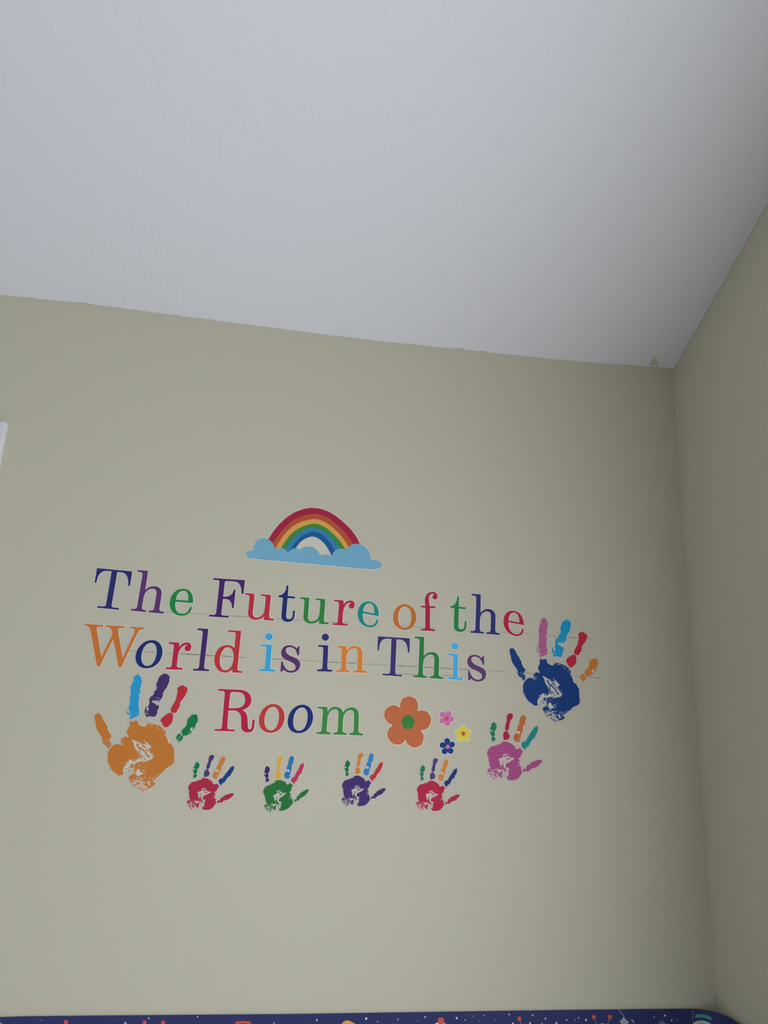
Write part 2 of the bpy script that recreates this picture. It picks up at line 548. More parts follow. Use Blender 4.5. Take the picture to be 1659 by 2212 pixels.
# ------------------------------------------------------------------ pencil guidelines and scuffs on the back wall
m_pencil = mat('pencil_graphite', C(128, 126, 114), 0.6, alpha=0.6)
m_pencil2 = mat('pencil_graphite_faint', C(128, 126, 114), 0.61, alpha=0.35)
def stroke(name, a, b, wd, material, seed):
    rn = random.Random(seed)
    n = max(3, int(abs(b[0]-a[0])/5))
    up, dn = [], []
    for i in range(n+1):
        t = i/n
        x = a[0]+(b[0]-a[0])*t; y = a[1]+(b[1]-a[1])*t+rn.uniform(-0.35, 0.35)
        h = wd*rn.uniform(0.35, 0.75)*min(1, 0.3+4*t, 0.3+4*(1-t))
        up.append((x, y-h)); dn.append((x, y+h))
    sheet(name, [(1, to_wall(up+dn[::-1]))], 0.0, 0.30, material, wb)
k = 0
for a, b, wd, mm in [((571, 1422.5), (650, 1426.7), 1.2, 1), ((686, 1428.7), (792, 1434.5), 1.5, 1), ((830, 1436.5), (1050, 1448.5), 1.4, 1),
                     ((350, 1410.5), (470, 1416.5), 1.4, 0), ((395, 1412.5), (430, 1415), 1.4, 1), ((440, 1416), (462, 1417), 1.2, 1), ((470, 1416.8), (535, 1420.8), 1.2, 1),
                     ((260, 1404), (350, 1410.5), 1.2, 0), ((1050, 1448.5), (1100, 1452), 1.2, 0), ((1112, 1453), (1158, 1455.5), 1.0, 1),
                     ((1240, 1460.5), (1300, 1465), 1.0, 1), ((650, 1426.7), (686, 1428.7), 1.0, 0), ((792, 1434.5), (830, 1436.5), 1.0, 0),
                     ((357, 1322), (385, 1323.5), 1.0, 0), ((385, 1323.5), (450, 1327.5), 1.0, 0), ((495, 1330), (545, 1333), 1.1, 1), ((595, 1336.5), (660, 1341), 1.1, 0),
                     ((700, 1343), (755, 1346), 1.1, 1), ((772, 1347.5), (820, 1350.5), 1.1, 0), ((850, 1351.5), (942, 1357.5), 1.0, 1), ((975, 1360), (1022, 1362.5), 1.0, 0),
                     ((1080, 1365), (1150, 1369), 1.0, 0), ((1182, 1373.5), (1280, 1380), 1.0, 1), ((855, 1454), (900, 1457.5), 1.1, 1), ((955, 1459.5), (1002, 1463), 1.1, 0),
                     ((443.2, 1273), (446, 1276.5), 1.4, 1), ((1157, 1398), (1158.5, 1401), 1.0, 1), ((705, 1424), (714, 1429), 0.8, 0)]:
    stroke('pencil_line', a, b, wd, m_pencil if mm else m_pencil2, k); k += 1

# ------------------------------------------------------------------ lettering decals
CR = {'A': (200, 1215, 7.213), 'B': (440, 1235, 8.295), 'C': (630, 1270, 8.295), 'D': (840, 1265, 13.825), 'E': (960, 1270, 8.7316),
      'F': (180, 1340, 8.7316), 'G': (350, 1345, 8.7316), 'H': (550, 1360, 6.636), 'I': (805, 1365, 6.381), 'J': (440, 1470, 4.6083)}
def cr(c, pts):
    x0, y0_, s = CR[c]
    return np.array([(x0+x/s, y0_+y/s) for x, y in pts])
GLYPH = {
 'T': ('A', ["M 70,88 L 620,140 L 583,370 L 556,368 C 562,235 540,162 430,153 L 386,151 L 300,655 C 294,688 305,700 330,703 L 412,710 L 410,738 L 72,706 L 76,678 L 150,684 C 195,688 207,675 212,650 L 298,140 L 230,133 C 130,128 80,190 60,320 L 33,318 Z"], [],
       [(70, 88), (620, 140), (410, 738)]),
 'h': ('A', ["M 702,118 L 866,130 L 820,435 C 860,390 905,370 960,370 C 1035,370 1085,420 1078,490 L 1042,715 C 1038,745 1055,762 1085,766 L 1118,769 L 1114,799 L 876,777 L 880,748 L 905,750 C 940,750 955,738 962,705 L 997,490 C 1003,440 985,412 940,410 C 880,408 815,450 797,540 L 772,690 C 768,720 780,738 810,742 L 840,745 L 836,774 L 599,752 L 603,723 L 640,726 C 675,726 690,712 697,680 L 778,200 C 783,165 770,152 735,150 L 700,147 Z"], [],
       [(702, 118), (599, 752), (1114, 799)]),
 'e': ('A', ["M 1565,634 L 1292,612 C 1276,710 1305,800 1395,800 C 1460,800 1505,760 1520,692 L 1551,694 C 1540,780 1480,832 1390,832 C 1270,832 1200,745 1200,650 C 1200,510 1295,408 1415,408 C 1515,408 1580,490 1565,634 Z"],
       ["M 1298,580 L 1488,596 C 1498,510 1485,442 1420,440 C 1350,440 1310,510 1298,580 Z"], [(1565, 634), (1200, 650), (1390, 832), (1415, 408)]),
 'F': ('B', ["M 173,113 L 740,152 L 714,400 L 681,398 C 680,260 640,185 560,177 L 415,168 C 390,168 380,178 378,200 L 350,448 C 440,455 520,430 540,320 L 573,322 L 540,654 L 508,652 C 510,560 470,495 395,490 L 346,490 L 318,740 C 316,775 330,783 360,785 L 449,790 L 446,824 L 95,803 L 99,769 L 170,773 C 205,774 220,765 225,735 L 283,200 C 286,165 275,153 240,150 L 170,146 Z"], [], None),
 'u': ('B', ["M 745,383 L 914,395 L 880,740 C 878,795 900,820 945,822 C 1030,822 1085,760 1095,660 L 1112,480 C 1114,450 1105,440 1075,438 L 1022,436 L 1026,403 L 1207,416 L 1171,790 C 1170,825 1185,836 1215,839 L 1258,842 L 1255,877 L 1079,866 L 1085,795 C 1050,845 995,863 930,862 C 840,858 790,810 795,740 L 821,470 C 822,430 810,420 780,418 L 742,416 Z"], [],
       [(745, 383), (1255, 877), (1207, 416)]),
 't': ('E', ["M 240,158 L 274,160 L 271,353 L 408,369 L 405,403 L 271,393 L 262,715 C 262,760 285,780 320,780 C 360,778 378,745 378,690 L 379,625 L 417,627 L 413,715 C 408,790 370,833 300,833 C 220,833 176,790 177,715 L 186,382 L 107,378 L 109,345 C 180,335 235,300 240,158 Z"], [],
       [(240, 158), (107, 378), (408, 369), (417, 627), (300, 833)]),
 'r': ('C', ["M 763,211 L 930,224 L 932,300 C 960,255 1000,225 1055,225 C 1105,225 1133,262 1130,305 C 1127,350 1105,374 1075,374 C 1045,374 1023,352 1025,320 C 1027,292 1045,272 1070,268 C 1040,255 1000,275 970,310 C 940,345 925,390 920,450 L 910,595 C 908,628 920,640 945,643 L 1008,648 L 1004,681 L 731,661 L 734,629 L 780,632 C 812,632 822,622 826,590 L 847,290 C 848,258 838,250 810,247 L 762,243 Z"], [],
       [(763, 211), (731, 661), (1004, 681), (1130, 305)]),
 'o': ('D', ["M 470,553 C 670,553 822,740 822,950 C 822,1170 690,1330 490,1330 C 280,1330 122,1180 122,950 C 122,730 270,553 470,553"],
       ["M 480,632 C 610,632 668,790 668,930 C 668,1100 620,1262 480,1262 C 340,1262 275,1110 275,950 C 275,790 340,632 480,632"],
       [(470, 553), (822, 950), (490, 1330), (122, 950)]),
 'f': ('D', ["M 955,598 L 1090,608 C 1080,540 1072,480 1072,430 C 1072,290 1165,188 1300,188 C 1395,188 1452,250 1452,330 C 1452,380 1425,415 1378,415 C 1330,415 1297,380 1300,335 C 1303,300 1330,278 1358,268 C 1340,248 1310,246 1280,250 C 1215,262 1195,320 1195,400 C 1195,470 1205,545 1218,614 L 1394,622 L 1390,677 L 1228,668 L 1226,1230 C 1226,1280 1250,1297 1290,1300 L 1386,1307 L 1383,1364 L 947,1340 L 950,1286 L 1010,1290 C 1060,1290 1085,1265 1085,1220 L 1090,662 L 958,655 Z"], [], None),
 'W': ('F', ["M 24,68 L 380,90 L 377,125 L 320,122 C 265,118 250,135 258,190 L 343,690 L 548,270 C 540,160 510,130 450,128 L 422,126 L 426,90 L 778,113 L 775,148 L 720,146 C 665,143 650,165 658,215 L 745,712 L 965,225 C 980,175 970,155 920,154 L 886,152 L 888,118 L 1160,136 L 1157,170 L 1130,169 C 1075,170 1045,200 1020,250 L 715,890 L 668,890 L 568,350 L 310,872 L 260,870 L 140,220 C 125,145 100,110 55,105 L 22,102 Z"], [], None),
 'l': ('G', ["M 675,106 L 876,118 L 796,825 C 794,862 810,874 845,878 L 891,881 L 888,918 L 584,905 L 588,867 L 645,870 C 680,870 695,855 700,825 L 768,200 C 770,160 755,148 720,147 L 673,145 Z"], [], None),
 'd': ('G', ["M 1250,140 L 1494,155 L 1424,860 C 1422,895 1435,908 1465,911 L 1519,915 L 1515,949 L 1322,941 L 1327,876 C 1290,925 1230,944 1180,944 C 1060,944 985,830 987,700 C 990,540 1090,422 1230,422 C 1290,422 1340,445 1368,485 L 1390,230 C 1392,190 1385,183 1350,182 L 1248,176 Z"],
       ["M 1240,465 C 1320,465 1355,560 1352,650 C 1345,800 1280,898 1190,898 C 1120,895 1088,810 1090,720 C 1095,580 1160,465 1240,465 Z"], None),
 'i': ('H', ["M 912,220 L 1057,226 L 1042,540 C 1041,565 1055,574 1080,574 L 1114,576 L 1112,605 L 895,598 L 897,569 L 930,570 C 960,570 970,560 972,535 L 984,280 C 985,255 975,250 950,249 L 911,249 Z",
             "M 1014,59 C 1042,59 1065,82 1065,110 C 1065,138 1042,161 1014,161 C 986,161 963,138 963,110 C 963,82 986,59 1014,59 Z"], [],
       [(912, 220), (895, 598), (1112, 605), (1014, 110)]),
 's': ('H', ["M 637,238 L 647,238 L 637,371 L 612,370 C 600,300 570,253 505,253 C 465,253 445,275 447,300 C 450,350 500,372 560,395 C 620,418 655,445 655,500 C 653,570 600,620 520,620 C 480,620 445,605 415,575 L 395,606 L 371,604 L 380,456 L 404,458 C 420,540 460,590 525,590 C 565,588 588,568 588,540 C 586,495 545,475 490,452 C 420,425 378,395 381,330 C 384,265 430,224 500,224 C 545,224 580,243 605,270 L 628,240 Z"], [],
       [(647, 238), (371, 604), (520, 620), (381, 330), (655, 500)]),
 'n': ('H', ["M 1181,233 L 1315,236 L 1320,303 C 1345,260 1385,234 1435,234 C 1510,236 1550,280 1549,350 L 1540,560 C 1540,582 1555,590 1580,592 L 1611,593 L 1609,622 L 1412,616 L 1414,588 L 1435,588 C 1460,588 1470,578 1471,555 L 1478,340 C 1480,290 1460,271 1420,271 C 1360,275 1318,330 1316,410 L 1311,545 C 1310,572 1320,582 1345,583 L 1364,584 L 1362,612 L 1164,607 L 1166,579 L 1200,580 C 1228,580 1240,570 1241,545 L 1249,300 C 1250,270 1240,262 1215,261 L 1180,260 Z"], [], None),
 'R': ('J', ["M 145,83 L 370,93 C 440,97 478,145 475,195 C 473,245 440,280 385,295 C 425,310 436,345 437,385 L 440,450 C 440,475 448,486 460,486 C 478,484 483,455 486,388 L 511,388 L 503,460 C 497,500 475,519 435,518 C 390,516 373,490 373,450 L 374,390 C 374,330 345,300 300,299 L 247,299 L 235,465 C 234,482 245,486 260,487 L 313,487 L 310,507 L 107,501 L 109,483 L 150,484 C 170,484 180,478 182,460 L 210,135 C 211,112 203,106 185,105 L 144,104 Z"],
       ["M 265,135 C 267,120 275,114 290,114 L 340,116 C 395,120 415,150 413,195 C 410,245 380,273 330,274 L 249,275 Z"], None),
 'm': ('J', ["M 1135,259 L 1230,264 L 1234,318 C 1250,280 1275,260 1310,261 C 1350,262 1380,285 1389,320 C 1405,285 1440,266 1480,267 C 1530,270 1545,310 1544,360 L 1540,495 C 1540,515 1548,523 1570,525 L 1587,526 L 1585,548 L 1448,542 L 1449,522 L 1470,522 C 1488,522 1493,512 1494,495 L 1497,350 C 1498,310 1485,294 1460,295 C 1415,297 1388,345 1386,400 L 1383,490 C 1382,512 1390,519 1405,520 L 1422,520 L 1421,542 L 1290,538 L 1291,517 L 1310,518 C 1328,518 1334,508 1335,490 L 1341,340 C 1342,300 1330,286 1305,287 C 1260,290 1232,340 1231,395 L 1224,485 C 1223,506 1230,513 1245,514 L 1263,515 L 1261,538 L 1120,533 L 1122,512 L 1145,513 C 1165,513 1173,503 1174,485 L 1187,315 C 1188,290 1180,281 1160,279 L 1134,278 Z"], [], None),
}
def affine(src, dst):
    A = np.hstack([np.array(src, float), np.ones((len(src), 1))])
    X, *_ = np.linalg.lstsq(A, np.array(dst, float), rcond=None)
    return lambda p: np.hstack([np.array(p, float), np.ones((len(p), 1))]) @ X

m_film = mat('clear_matte_film', (0.86, 0.86, 0.84), 0.5, alpha=0.12)
m_rim = mat('white_decal_rim', C(200, 197, 186), 0.5)
m_rim2 = mat('pale_print_ground', C(185, 182, 168), 0.55)

CNAME = {}
def letter(ch, colour, cname, root, org, at=None, k=0):
    src, outs, holes, anc = GLYPH[ch]
    f = (lambda p: cr(src, p)) if at is None else (lambda p, g=affine(anc, cr(at[0], at[1])): g(p))
    so = [to_wall(f(path(s))) for s in outs]
    sh = [to_wall(f(path(s))) for s in holes]
    face = sheet('letter', [(1, p) for p in so]+[(-1, p) for p in sh], 0.37+0.015*k, 0.75, vinyl(colour), root, org)
    face['label'] = cname+' letter '+ch
    RIM = 1.0
    sheet('outline', [(1, offset(p, RIM)) for p in so]+[(-1, offset(p, -RIM)) for p in sh], 0.0, 0.37+0.015*k, m_rim, face, org)
    return face

def word(label, letters, film=None):
    pts = []
    for L_ in letters:
        src, outs, holes, anc = GLYPH[L_[0]]
        q = cr(L_[3][0], L_[3][1]) if len(L_) > 3 else cr(src, path(outs[0]))
        pts.append(q.mean(0))
    org = P(*np.mean(pts, 0))
    root = empty('word_decal', (org[0]/1000, 0, org[1]/1000))
    tag(root, label, 'wall decal', 'lettering decals of the wall quotation')
    for k_, L_ in enumerate(letters):
        letter(L_[0], L_[1], L_[2], root, org, L_[3] if len(L_) > 3 else None, k_)
    if film:
        sheet('clear_film', [(1, to_wall(smooth(cr(film[0], film[1]), 4)))], 0.0, 0.2, m_film, root, org)
    return root

NAVY, NAVY2 = (40, 44, 98), (32, 44, 100)
word('multicoloured serif word decal The with a capital T, before the word Future',
     [('T', (44, 46, 98), 'navy'), ('h', (88, 50, 100), 'plum'), ('e', (32, 122, 58), 'green')],
     ('A', [(45, 330), (130, 190), (250, 180), (300, 160), (500, 160), (600, 200), (640, 170), (700, 175), (800, 180), (860, 280), (950, 370), (1060, 380), (1100, 490), (1160, 515), (1210, 505), (1300, 430), (1500, 430), (1550, 640), (1530, 760), (1400, 820), (1250, 780), (1120, 790), (1080, 760), (840, 760), (600, 735), (540, 700), (470, 705), (420, 735), (330, 700), (100, 690), (150, 560), (110, 450)]))
word('multicoloured serif word decal Future under the rainbow decal',
     [('F', (68, 38, 92), 'dark purple'), ('u', (176, 46, 58), 'red'),
      ('t', NAVY2, 'navy', ('B', [(1487, 245), (1340, 460), (1643, 447), (1637, 699), (1510, 902)])),
      ('u', (46, 122, 56), 'green', ('C', [(153, 165), (662, 656), (605, 200)])),
      ('r', (170, 38, 66), 'crimson'), ('e', (30, 126, 118), 'teal', ('C', [(1565, 497), (1184, 480), (1390, 718), (1390, 250)]))],
     ('B', [(330, 200), (560, 200), (640, 260), (690, 400), (760, 440), (830, 430), (850, 600), (800, 800), (600, 805), (450, 790), (340, 760), (330, 500)]))
word('short serif word decal of, orange o and red f',
     [('o', (178, 104, 46), 'orange'), ('f', (160, 38, 60), 'red')],
     ('D', [(480, 600), (700, 640), (880, 720), (1000, 650), (1100, 600), (1120, 320), (1300, 250), (1400, 420), (1390, 640), (1380, 1310), (1000, 1290), (900, 1220), (700, 1290), (480, 1300), (300, 1200), (200, 950), (300, 680)]))
word('multicoloured serif word decal the, all lower case, above the blue handprint',
     [('t', (36, 122, 64), 'green'), ('h', (50, 50, 104), 'navy', ('E', [(507, 111), (490, 845), (1046, 889)])),
      ('e', (166, 40, 62), 'red', ('E', [(1495, 695), (1110, 670), (1350, 918), (1310, 438)]))],
     ('E', [(150, 400), (270, 370), (410, 390), (490, 405), (560, 385), (600, 340), (680, 330), (740, 365), (800, 400), (900, 410), (970, 480), (1040, 555), (1110, 560), (1200, 480), (1400, 450), (1500, 600), (1510, 800), (1400, 900), (1250, 870), (1120, 860), (1050, 840), (760, 830), (500, 815), (430, 790), (330, 830), (200, 780), (170, 600)]))
word('multicoloured serif word decal World starting with an orange W',
     [('W', (186, 108, 48), 'orange'), ('o', (32, 46, 98), 'navy', ('F', [(1270, 383), (1495, 610), (1220, 915), (988, 660)])),
      ('r', (170, 36, 66), 'crimson', ('G', [(130, 368), (70, 878), (388, 893), (553, 460)])), ('l', (64, 40, 92), 'dark purple'), ('d', (176, 52, 52), 'red')],
     ('F', [(150, 120), (280, 135), (440, 135), (540, 150), (700, 150), (900, 160), (1070, 180), (1100, 330), (1270, 400), (1400, 440), (1480, 600), (1470, 750), (1300, 890), (1050, 870), (950, 800), (800, 820), (700, 860), (560, 640), (420, 700), (310, 840), (230, 700)]))
word('serif word decal is, sky blue i and purple s',
     [('i', (56, 152, 196), 'sky blue', ('H', [(99, 212), (68, 595), (295, 604), (206, 102)])), ('s', (86, 50, 96), 'purple')])
word('serif word decal in, navy i and orange n', [('i', (48, 48, 100), 'navy'), ('n', (202, 120, 54), 'orange')])
word('multicoloured serif word decal This ending in a purple s',
     [('T', (62, 50, 104), 'indigo', ('I', [(72, 60), (514, 88), (407, 615)])), ('h', (46, 118, 60), 'green', ('I', [(577, 63), (558, 624), (976, 650)])),
      ('i', (72, 162, 208), 'sky blue', ('I', [(1043, 297), (1038, 653), (1239, 665), (1133, 197)])),
      ('s', (90, 58, 100), 'purple', ('I', [(1535, 333), (1310, 671), (1460, 690), (1305, 410), (1559, 570)]))],
     ('I', [(90, 270), (150, 120), (330, 100), (480, 110), (520, 200), (640, 180), (710, 220), (760, 260), (850, 290), (920, 330), (970, 358), (1020, 340), (1060, 300), (1180, 250), (1205, 340), (1250, 380), (1300, 370), (1400, 330), (1530, 370), (1550, 520), (1530, 650), (1400, 670), (1280, 650), (1230, 640), (1050, 640), (980, 640), (780, 610), (560, 600), (420, 580), (320, 560), (140, 590), (100, 400)]))
word('serif word decal Room with a large red R, alone on the last line',
     [('R', (168, 36, 64), 'crimson'), ('o', (178, 56, 54), 'red', ('J', [(690, 236), (803, 370), (675, 524), (548, 385)])),
      ('o', (32, 46, 104), 'navy', ('J', [(975, 246), (1089, 370), (955, 531), (837, 390)])), ('m', (58, 124, 62), 'green')])

# ------------------------------------------------------------------ rainbow decal
RB = lambda p: to_wall([(500+x/4.6083, 1070+y/4.6083) for x, y in p])
B = [[(365, 440), (470, 295), (620, 175), (805, 125), (985, 172), (1150, 300), (1240, 410), (1280, 490)],
     [(412, 475), (500, 355), (630, 240), (810, 186), (960, 225), (1090, 330), (1170, 420), (1210, 490)],
     [(437, 530), (520, 400), (640, 290), (815, 237), (940, 272), (1050, 360), (1130, 455), (1170, 525)],
     [(490, 530), (560, 425), (660, 335), (815, 284), (930, 318), (1030, 400), (1095, 475), (1140, 550)],
     [(530, 545), (600, 445), (690, 365), (815, 325), (920, 358), (1000, 430), (1050, 490), (1085, 560)],
     [(565, 575), (630, 480), (710, 400), (815, 364), (905, 395), (970, 460), (1010, 520), (1030, 570)],
     [(640, 525), (690, 462), (750, 425), (815, 411), (880, 440), (940, 500), (975, 560), (1000, 607)]]
def arch(pts):
    p = smooth(pts, 6, closed=False)
    d0 = (p[0]-p[1]); d0 /= np.linalg.norm(d0)
    d1 = (p[-1]-p[-2]); d1 /= np.linalg.norm(d1)
    return np.vstack([p[0]+d0*34, p, p[-1]+d1*34])
B = [arch(b) for b in B]
CLOUD = path("M 220,548 C 170,545 146,570 147,592 C 148,618 175,630 215,632 L 1390,738 C 1450,740 1497,730 1496,695 C 1494,660 1450,640 1388,640 C 1390,560 1330,482 1240,482 C 1195,485 1160,510 1140,550 C 1115,530 1090,527 1060,535 C 1025,548 1005,575 1000,607 C 960,585 920,585 880,600 C 870,560 830,508 765,510 C 730,512 700,525 685,547 C 665,525 625,520 595,540 C 575,555 568,562 562,575 C 550,545 520,525 485,525 C 460,525 440,535 433,545 C 425,480 385,430 320,428 C 255,430 215,480 220,548 Z")
org = P(676, 1180)
rb = empty('rainbow_decal', (org[0]/1000, 0, org[1]/1000))
tag(rb, 'rainbow arch decal rising from a pale blue cloud, above the lettering', 'wall decal')
outer = np.vstack([B[0], [(1230, 640), (380, 560)]])
sheet('outline', [(1, offset(RB(outer), 1.1)), (1, offset(RB(CLOUD), 1.1))], 0, 0.4, m_rim, rb, org)
o = sheet('inner_arch', [(1, RB(np.vstack([B[6], [(800, 640)]])))], 0.4, 0.5, mat('cream_print', C(186, 182, 166), 0.5), rb, org)
o['label'] = 'cream opening under the arch'
for k, (c, nm) in enumerate([((152, 38, 62), 'crimson'), ((168, 78, 52), 'orange'), ((200, 148, 74), 'yellow'), ((58, 128, 62), 'green'), ((54, 116, 160), 'mid blue'), ((30, 84, 134), 'dark blue')]):
    o = sheet('arch_band', [(1, RB(np.vstack([B[k], B[k+1][::-1]])))], 0.4, 0.7, vinyl(c), rb, org)
    o['label'] = nm+' band of the arch'
o = sheet('cloud', [(1, RB(CLOUD))], 0.7, 0.95, vinyl((108, 156, 178)), rb, org)
o['label'] = 'pale blue cloud'

# ------------------------------------------------------------------ flower decals
FL = lambda p: to_wall([(800+x/6.381, 1490+y/6.381) for x, y in p])
def flower(label, centre, petals, colour, ccol, crx, cry, group=None):
    c = P(800+centre[0]/6.381, 1490+centre[1]/6.381)
    root = empty('flower_decal', (c[0]/1000, 0, c[1]/1000))
    tag(root, label, 'wall decal', 'flower decals')
    allp = [FL(p) for p in petals]
    sheet('outline', [(1, offset(p, 1.3)) for p in allp], 0, 0.4, m_rim, root, c)
    for p in allp:
        sheet('petal', [(1, p)], 0.4, 0.7, vinyl(colour), root, c)
    o = sheet('flower_centre', [(1, FL(ellipse(centre[0], centre[1], crx, cry)))], 0.7, 0.9, vinyl(ccol), root, c)
    return root
cc = (519, 447)
big = [[(410, 252), (412, 190), (445, 120), (533, 91), (615, 120), (655, 190), (658, 240), (648, 298)],
       [(305, 487), (235, 450), (191, 360), (215, 265), (310, 212), (370, 225), (410, 252)],
       [(648, 298), (720, 283), (800, 320), (837, 410), (805, 510), (740, 553), (690, 555)],
       [(690, 555), (725, 610), (735, 670), (700, 760), (615, 799), (530, 765), (490, 710), (484, 682)],
       [(484, 682), (445, 735), (355, 758), (270, 710), (234, 615), (255, 540), (305, 487)]]
flower('large orange flower decal with a green centre beside the word Room', cc,
       [np.vstack([smooth(b, 6, closed=False), [cc]]) for b in big], (180, 100, 62), (60, 120, 56), 89, 97)
def small_petals(c, pc, r):
    """round petals meeting along the bisectors, joined to the centre"""
    out = []
    c = np.array(c, float)
    def wrap(v): return (v+math.pi) % (2*math.pi)-math.pi
    ang = [math.atan2(p[1]-c[1], p[0]-c[0]) for p in pc]
    for i, p in enumerate(pc):
        a = ang[i]; v = np.array(p, float)-c
        lo_ = a+max(wrap(b-a) for b in ang if wrap(b-a) < -0.1)/2
        hi_ = a+min(wrap(b-a) for b in ang if wrap(b-a) > 0.1)/2
        ends = []
        for t in (lo_, hi_):
            u = np.array([math.cos(t), math.sin(t)])
            b = float(v @ u); disc = b*b-(float(v @ v)-r*r)
            q = u*(b+math.sqrt(max(0.0, disc)))
            ends.append(math.atan2(q[1]-v[1], q[0]-v[0]))
        s0 = wrap(ends[0]-a); s1 = wrap(ends[1]-a)
        if s0 > 0: s0 -= 2*math.pi
        if s1 < 0: s1 += 2*math.pi
        t = a+np.linspace(s0, s1, 26)
        out.append(np.vstack([[c], np.stack([p[0]+r*np.cos(t), p[1]+r*np.sin(t)], 1)]))
    return out
pk = [(995, 343), (1075, 328), (1113, 402), (1062, 462), (988, 428)]
yl = [(1278, 537), (1343, 585), (1325, 667), (1238, 667), (1215, 585)]
bl = [(1058, 707), (1124, 755), (1105, 842), (1023, 848), (995, 763)]
flower('small pink flower decal with a red centre', (1048, 398), small_petals((1048, 398), pk, 41), (190, 110, 152), (192, 78, 78), 27, 30)
flower('small yellow flower decal with a rust red centre', (1280, 605), small_petals((1280, 605), yl, 42), (208, 190, 68), (186, 82, 58), 27, 29)
flower('small navy blue flower decal with a pink centre', (1065, 786), small_petals((1065, 786), bl, 41), (32, 60, 118), (188, 110, 154), 27, 30)

# ------------------------------------------------------------------ handprint decals
def tps(src, dst):
    """thin-plate spline: the same print, slightly differently placed and stretched"""
    s = np.array(src, float); d = np.array(dst, float); n = len(s)
    def U(r2): return np.where(r2 > 0, r2*np.log(np.maximum(r2, 1e-9)), 0.0)
    K = U(((s[:, None]-s[None])**2).sum(-1)) + np.eye(n)*2e4
    Pm = np.hstack([np.ones((n, 1)), s])
    A = np.zeros((n+3, n+3)); A[:n, :n] = K; A[:n, n:] = Pm; A[n:, :n] = Pm.T
    b = np.zeros((n+3, 2)); b[:n] = d
    X = np.linalg.solve(A, b)
    def f(p):
        p = np.array(p, float)
        k = U(((p[:, None]-s[None])**2).sum(-1))
        return k @ X[:n] + np.hstack([np.ones((len(p), 1)), p]) @ X[n:]
    return f

def flecks(zone, n, lmin, lmax, ang, seed, wr_=0.28):
    """ragged little strokes inside a zone"""
    rn = np.random.RandomState(seed)
    z = np.array(zone, float)
    lo_, hi_ = z.min(0), z.max(0)
    out = []
    tries = 0
    while len(out) < n and tries < n*20:
        tries += 1
        c = lo_+rn.rand(2)*(hi_-lo_)
        if not contains(z, c[None])[0]: continue
        L_ = rn.uniform(lmin, lmax); a = ang+rn.normal(0, 0.45)
        m_ = 9
        t = np.arange(m_)*2*math.pi/m_
        rr = rn.uniform(0.6, 1.25, m_)
        x = L_*np.cos(t)*rr; y = L_*wr_*np.sin(t)*rr*rn.uniform(0.7, 1.8)
        out.append(np.stack([c[0]+math.cos(a)*x-math.sin(a)*y, c[1]+math.sin(a)*x+math.cos(a)*y], 1))
    return out

# the large print (thumb on its left), outlines in its own units
BIG = {
 'thumb': [[(97, 690), (110, 672), (140, 665), (175, 672), (195, 710), (215, 760), (250, 810), (265, 840), (290, 870), (288, 900), (300, 925), (315, 965), (330, 985), (330, 1015), (305, 1040), (300, 1065), (330, 1085), (328, 1120), (315, 1150), (298, 1172), (285, 1150), (262, 1130), (220, 1105), (205, 1075), (203, 1010), (170, 970), (140, 930), (118, 880), (110, 800), (100, 740)]],
 'index': [[(720, 113), (745, 135), (768, 180), (768, 250), (755, 300), (757, 370), (755, 420), (740, 460), (722, 520), (725, 580), (743, 625), (740, 680), (715, 705), (690, 722), (650, 740), (598, 757), (605, 710), (590, 690), (600, 650), (585, 600), (598, 540), (600, 470), (612, 420), (610, 350), (618, 270), (640, 225), (655, 170), (680, 125)],
           [(560, 650), (580, 655), (590, 680), (572, 684)]],
 'middle': [[(1100, 103), (1150, 115), (1170, 150), (1163, 220), (1140, 280), (1110, 335), (1080, 370), (1075, 420), (1050, 460), (1030, 500), (1010, 540), (1018, 580), (1000, 630), (985, 690), (945, 718), (890, 712), (835, 718), (825, 680), (812, 645), (830, 590), (865, 570), (880, 520), (888, 440), (930, 410), (960, 350), (985, 310), (975, 270), (990, 220), (1010, 170), (1045, 125)]],
 'ring': [[(1352, 265), (1400, 285), (1425, 315), (1415, 380), (1390, 435), (1340, 490), (1320, 520), (1318, 560), (1290, 620), (1250, 665), (1215, 660), (1182, 630), (1190, 590), (1215, 545), (1255, 490), (1270, 430), (1285, 380), (1278, 330), (1310, 285)],
          [(1185, 660), (1220, 680), (1225, 730), (1200, 800), (1155, 855), (1100, 878), (1085, 850), (1060, 810), (1040, 765), (1075, 720), (1120, 690)]],
 'pinky': [[(1500, 685), (1560, 690), (1578, 760), (1550, 820), (1530, 880), (1490, 920), (1470, 960), (1420, 985), (1365, 1000), (1355, 1040), (1310, 1085), (1275, 1055), (1265, 1010), (1300, 965), (1340, 960), (1345, 920), (1390, 880), (1415, 840), (1425, 760), (1450, 735), (1475, 710)]],
 'palm': [[(600, 795), (660, 790), (715, 780), (730, 830), (760, 850), (800, 835), (850, 825), (900, 818), (960, 828), (1040, 855), (1090, 895), (1125, 945), (1100, 970), (1130, 1010), (1160, 1060), (1195, 1110), (1220, 1150), (1240, 1210), (1232, 1280), (1240, 1345), (1210, 1400), (1120, 1460), (1050, 1540), (1000, 1590), (950, 1620), (970, 1670), (930, 1720), (860, 1760), (800, 1785), (740, 1770), (700, 1740), (720, 1700), (640, 1660), (585, 1610), (600, 1570), (650, 1530), (660, 1480), (620, 1470), (560, 1480), (515, 1500), (495, 1552), (450, 1558), (400, 1535), (340, 1480), (300, 1400), (285, 1310), (292, 1220), (330, 1160), (390, 1120), (450, 1115), (500, 1145), (470, 1090), (475, 1050), (510, 1010), (550, 1002), (578, 1005), (572, 960), (562, 915), (590, 880)]],
}
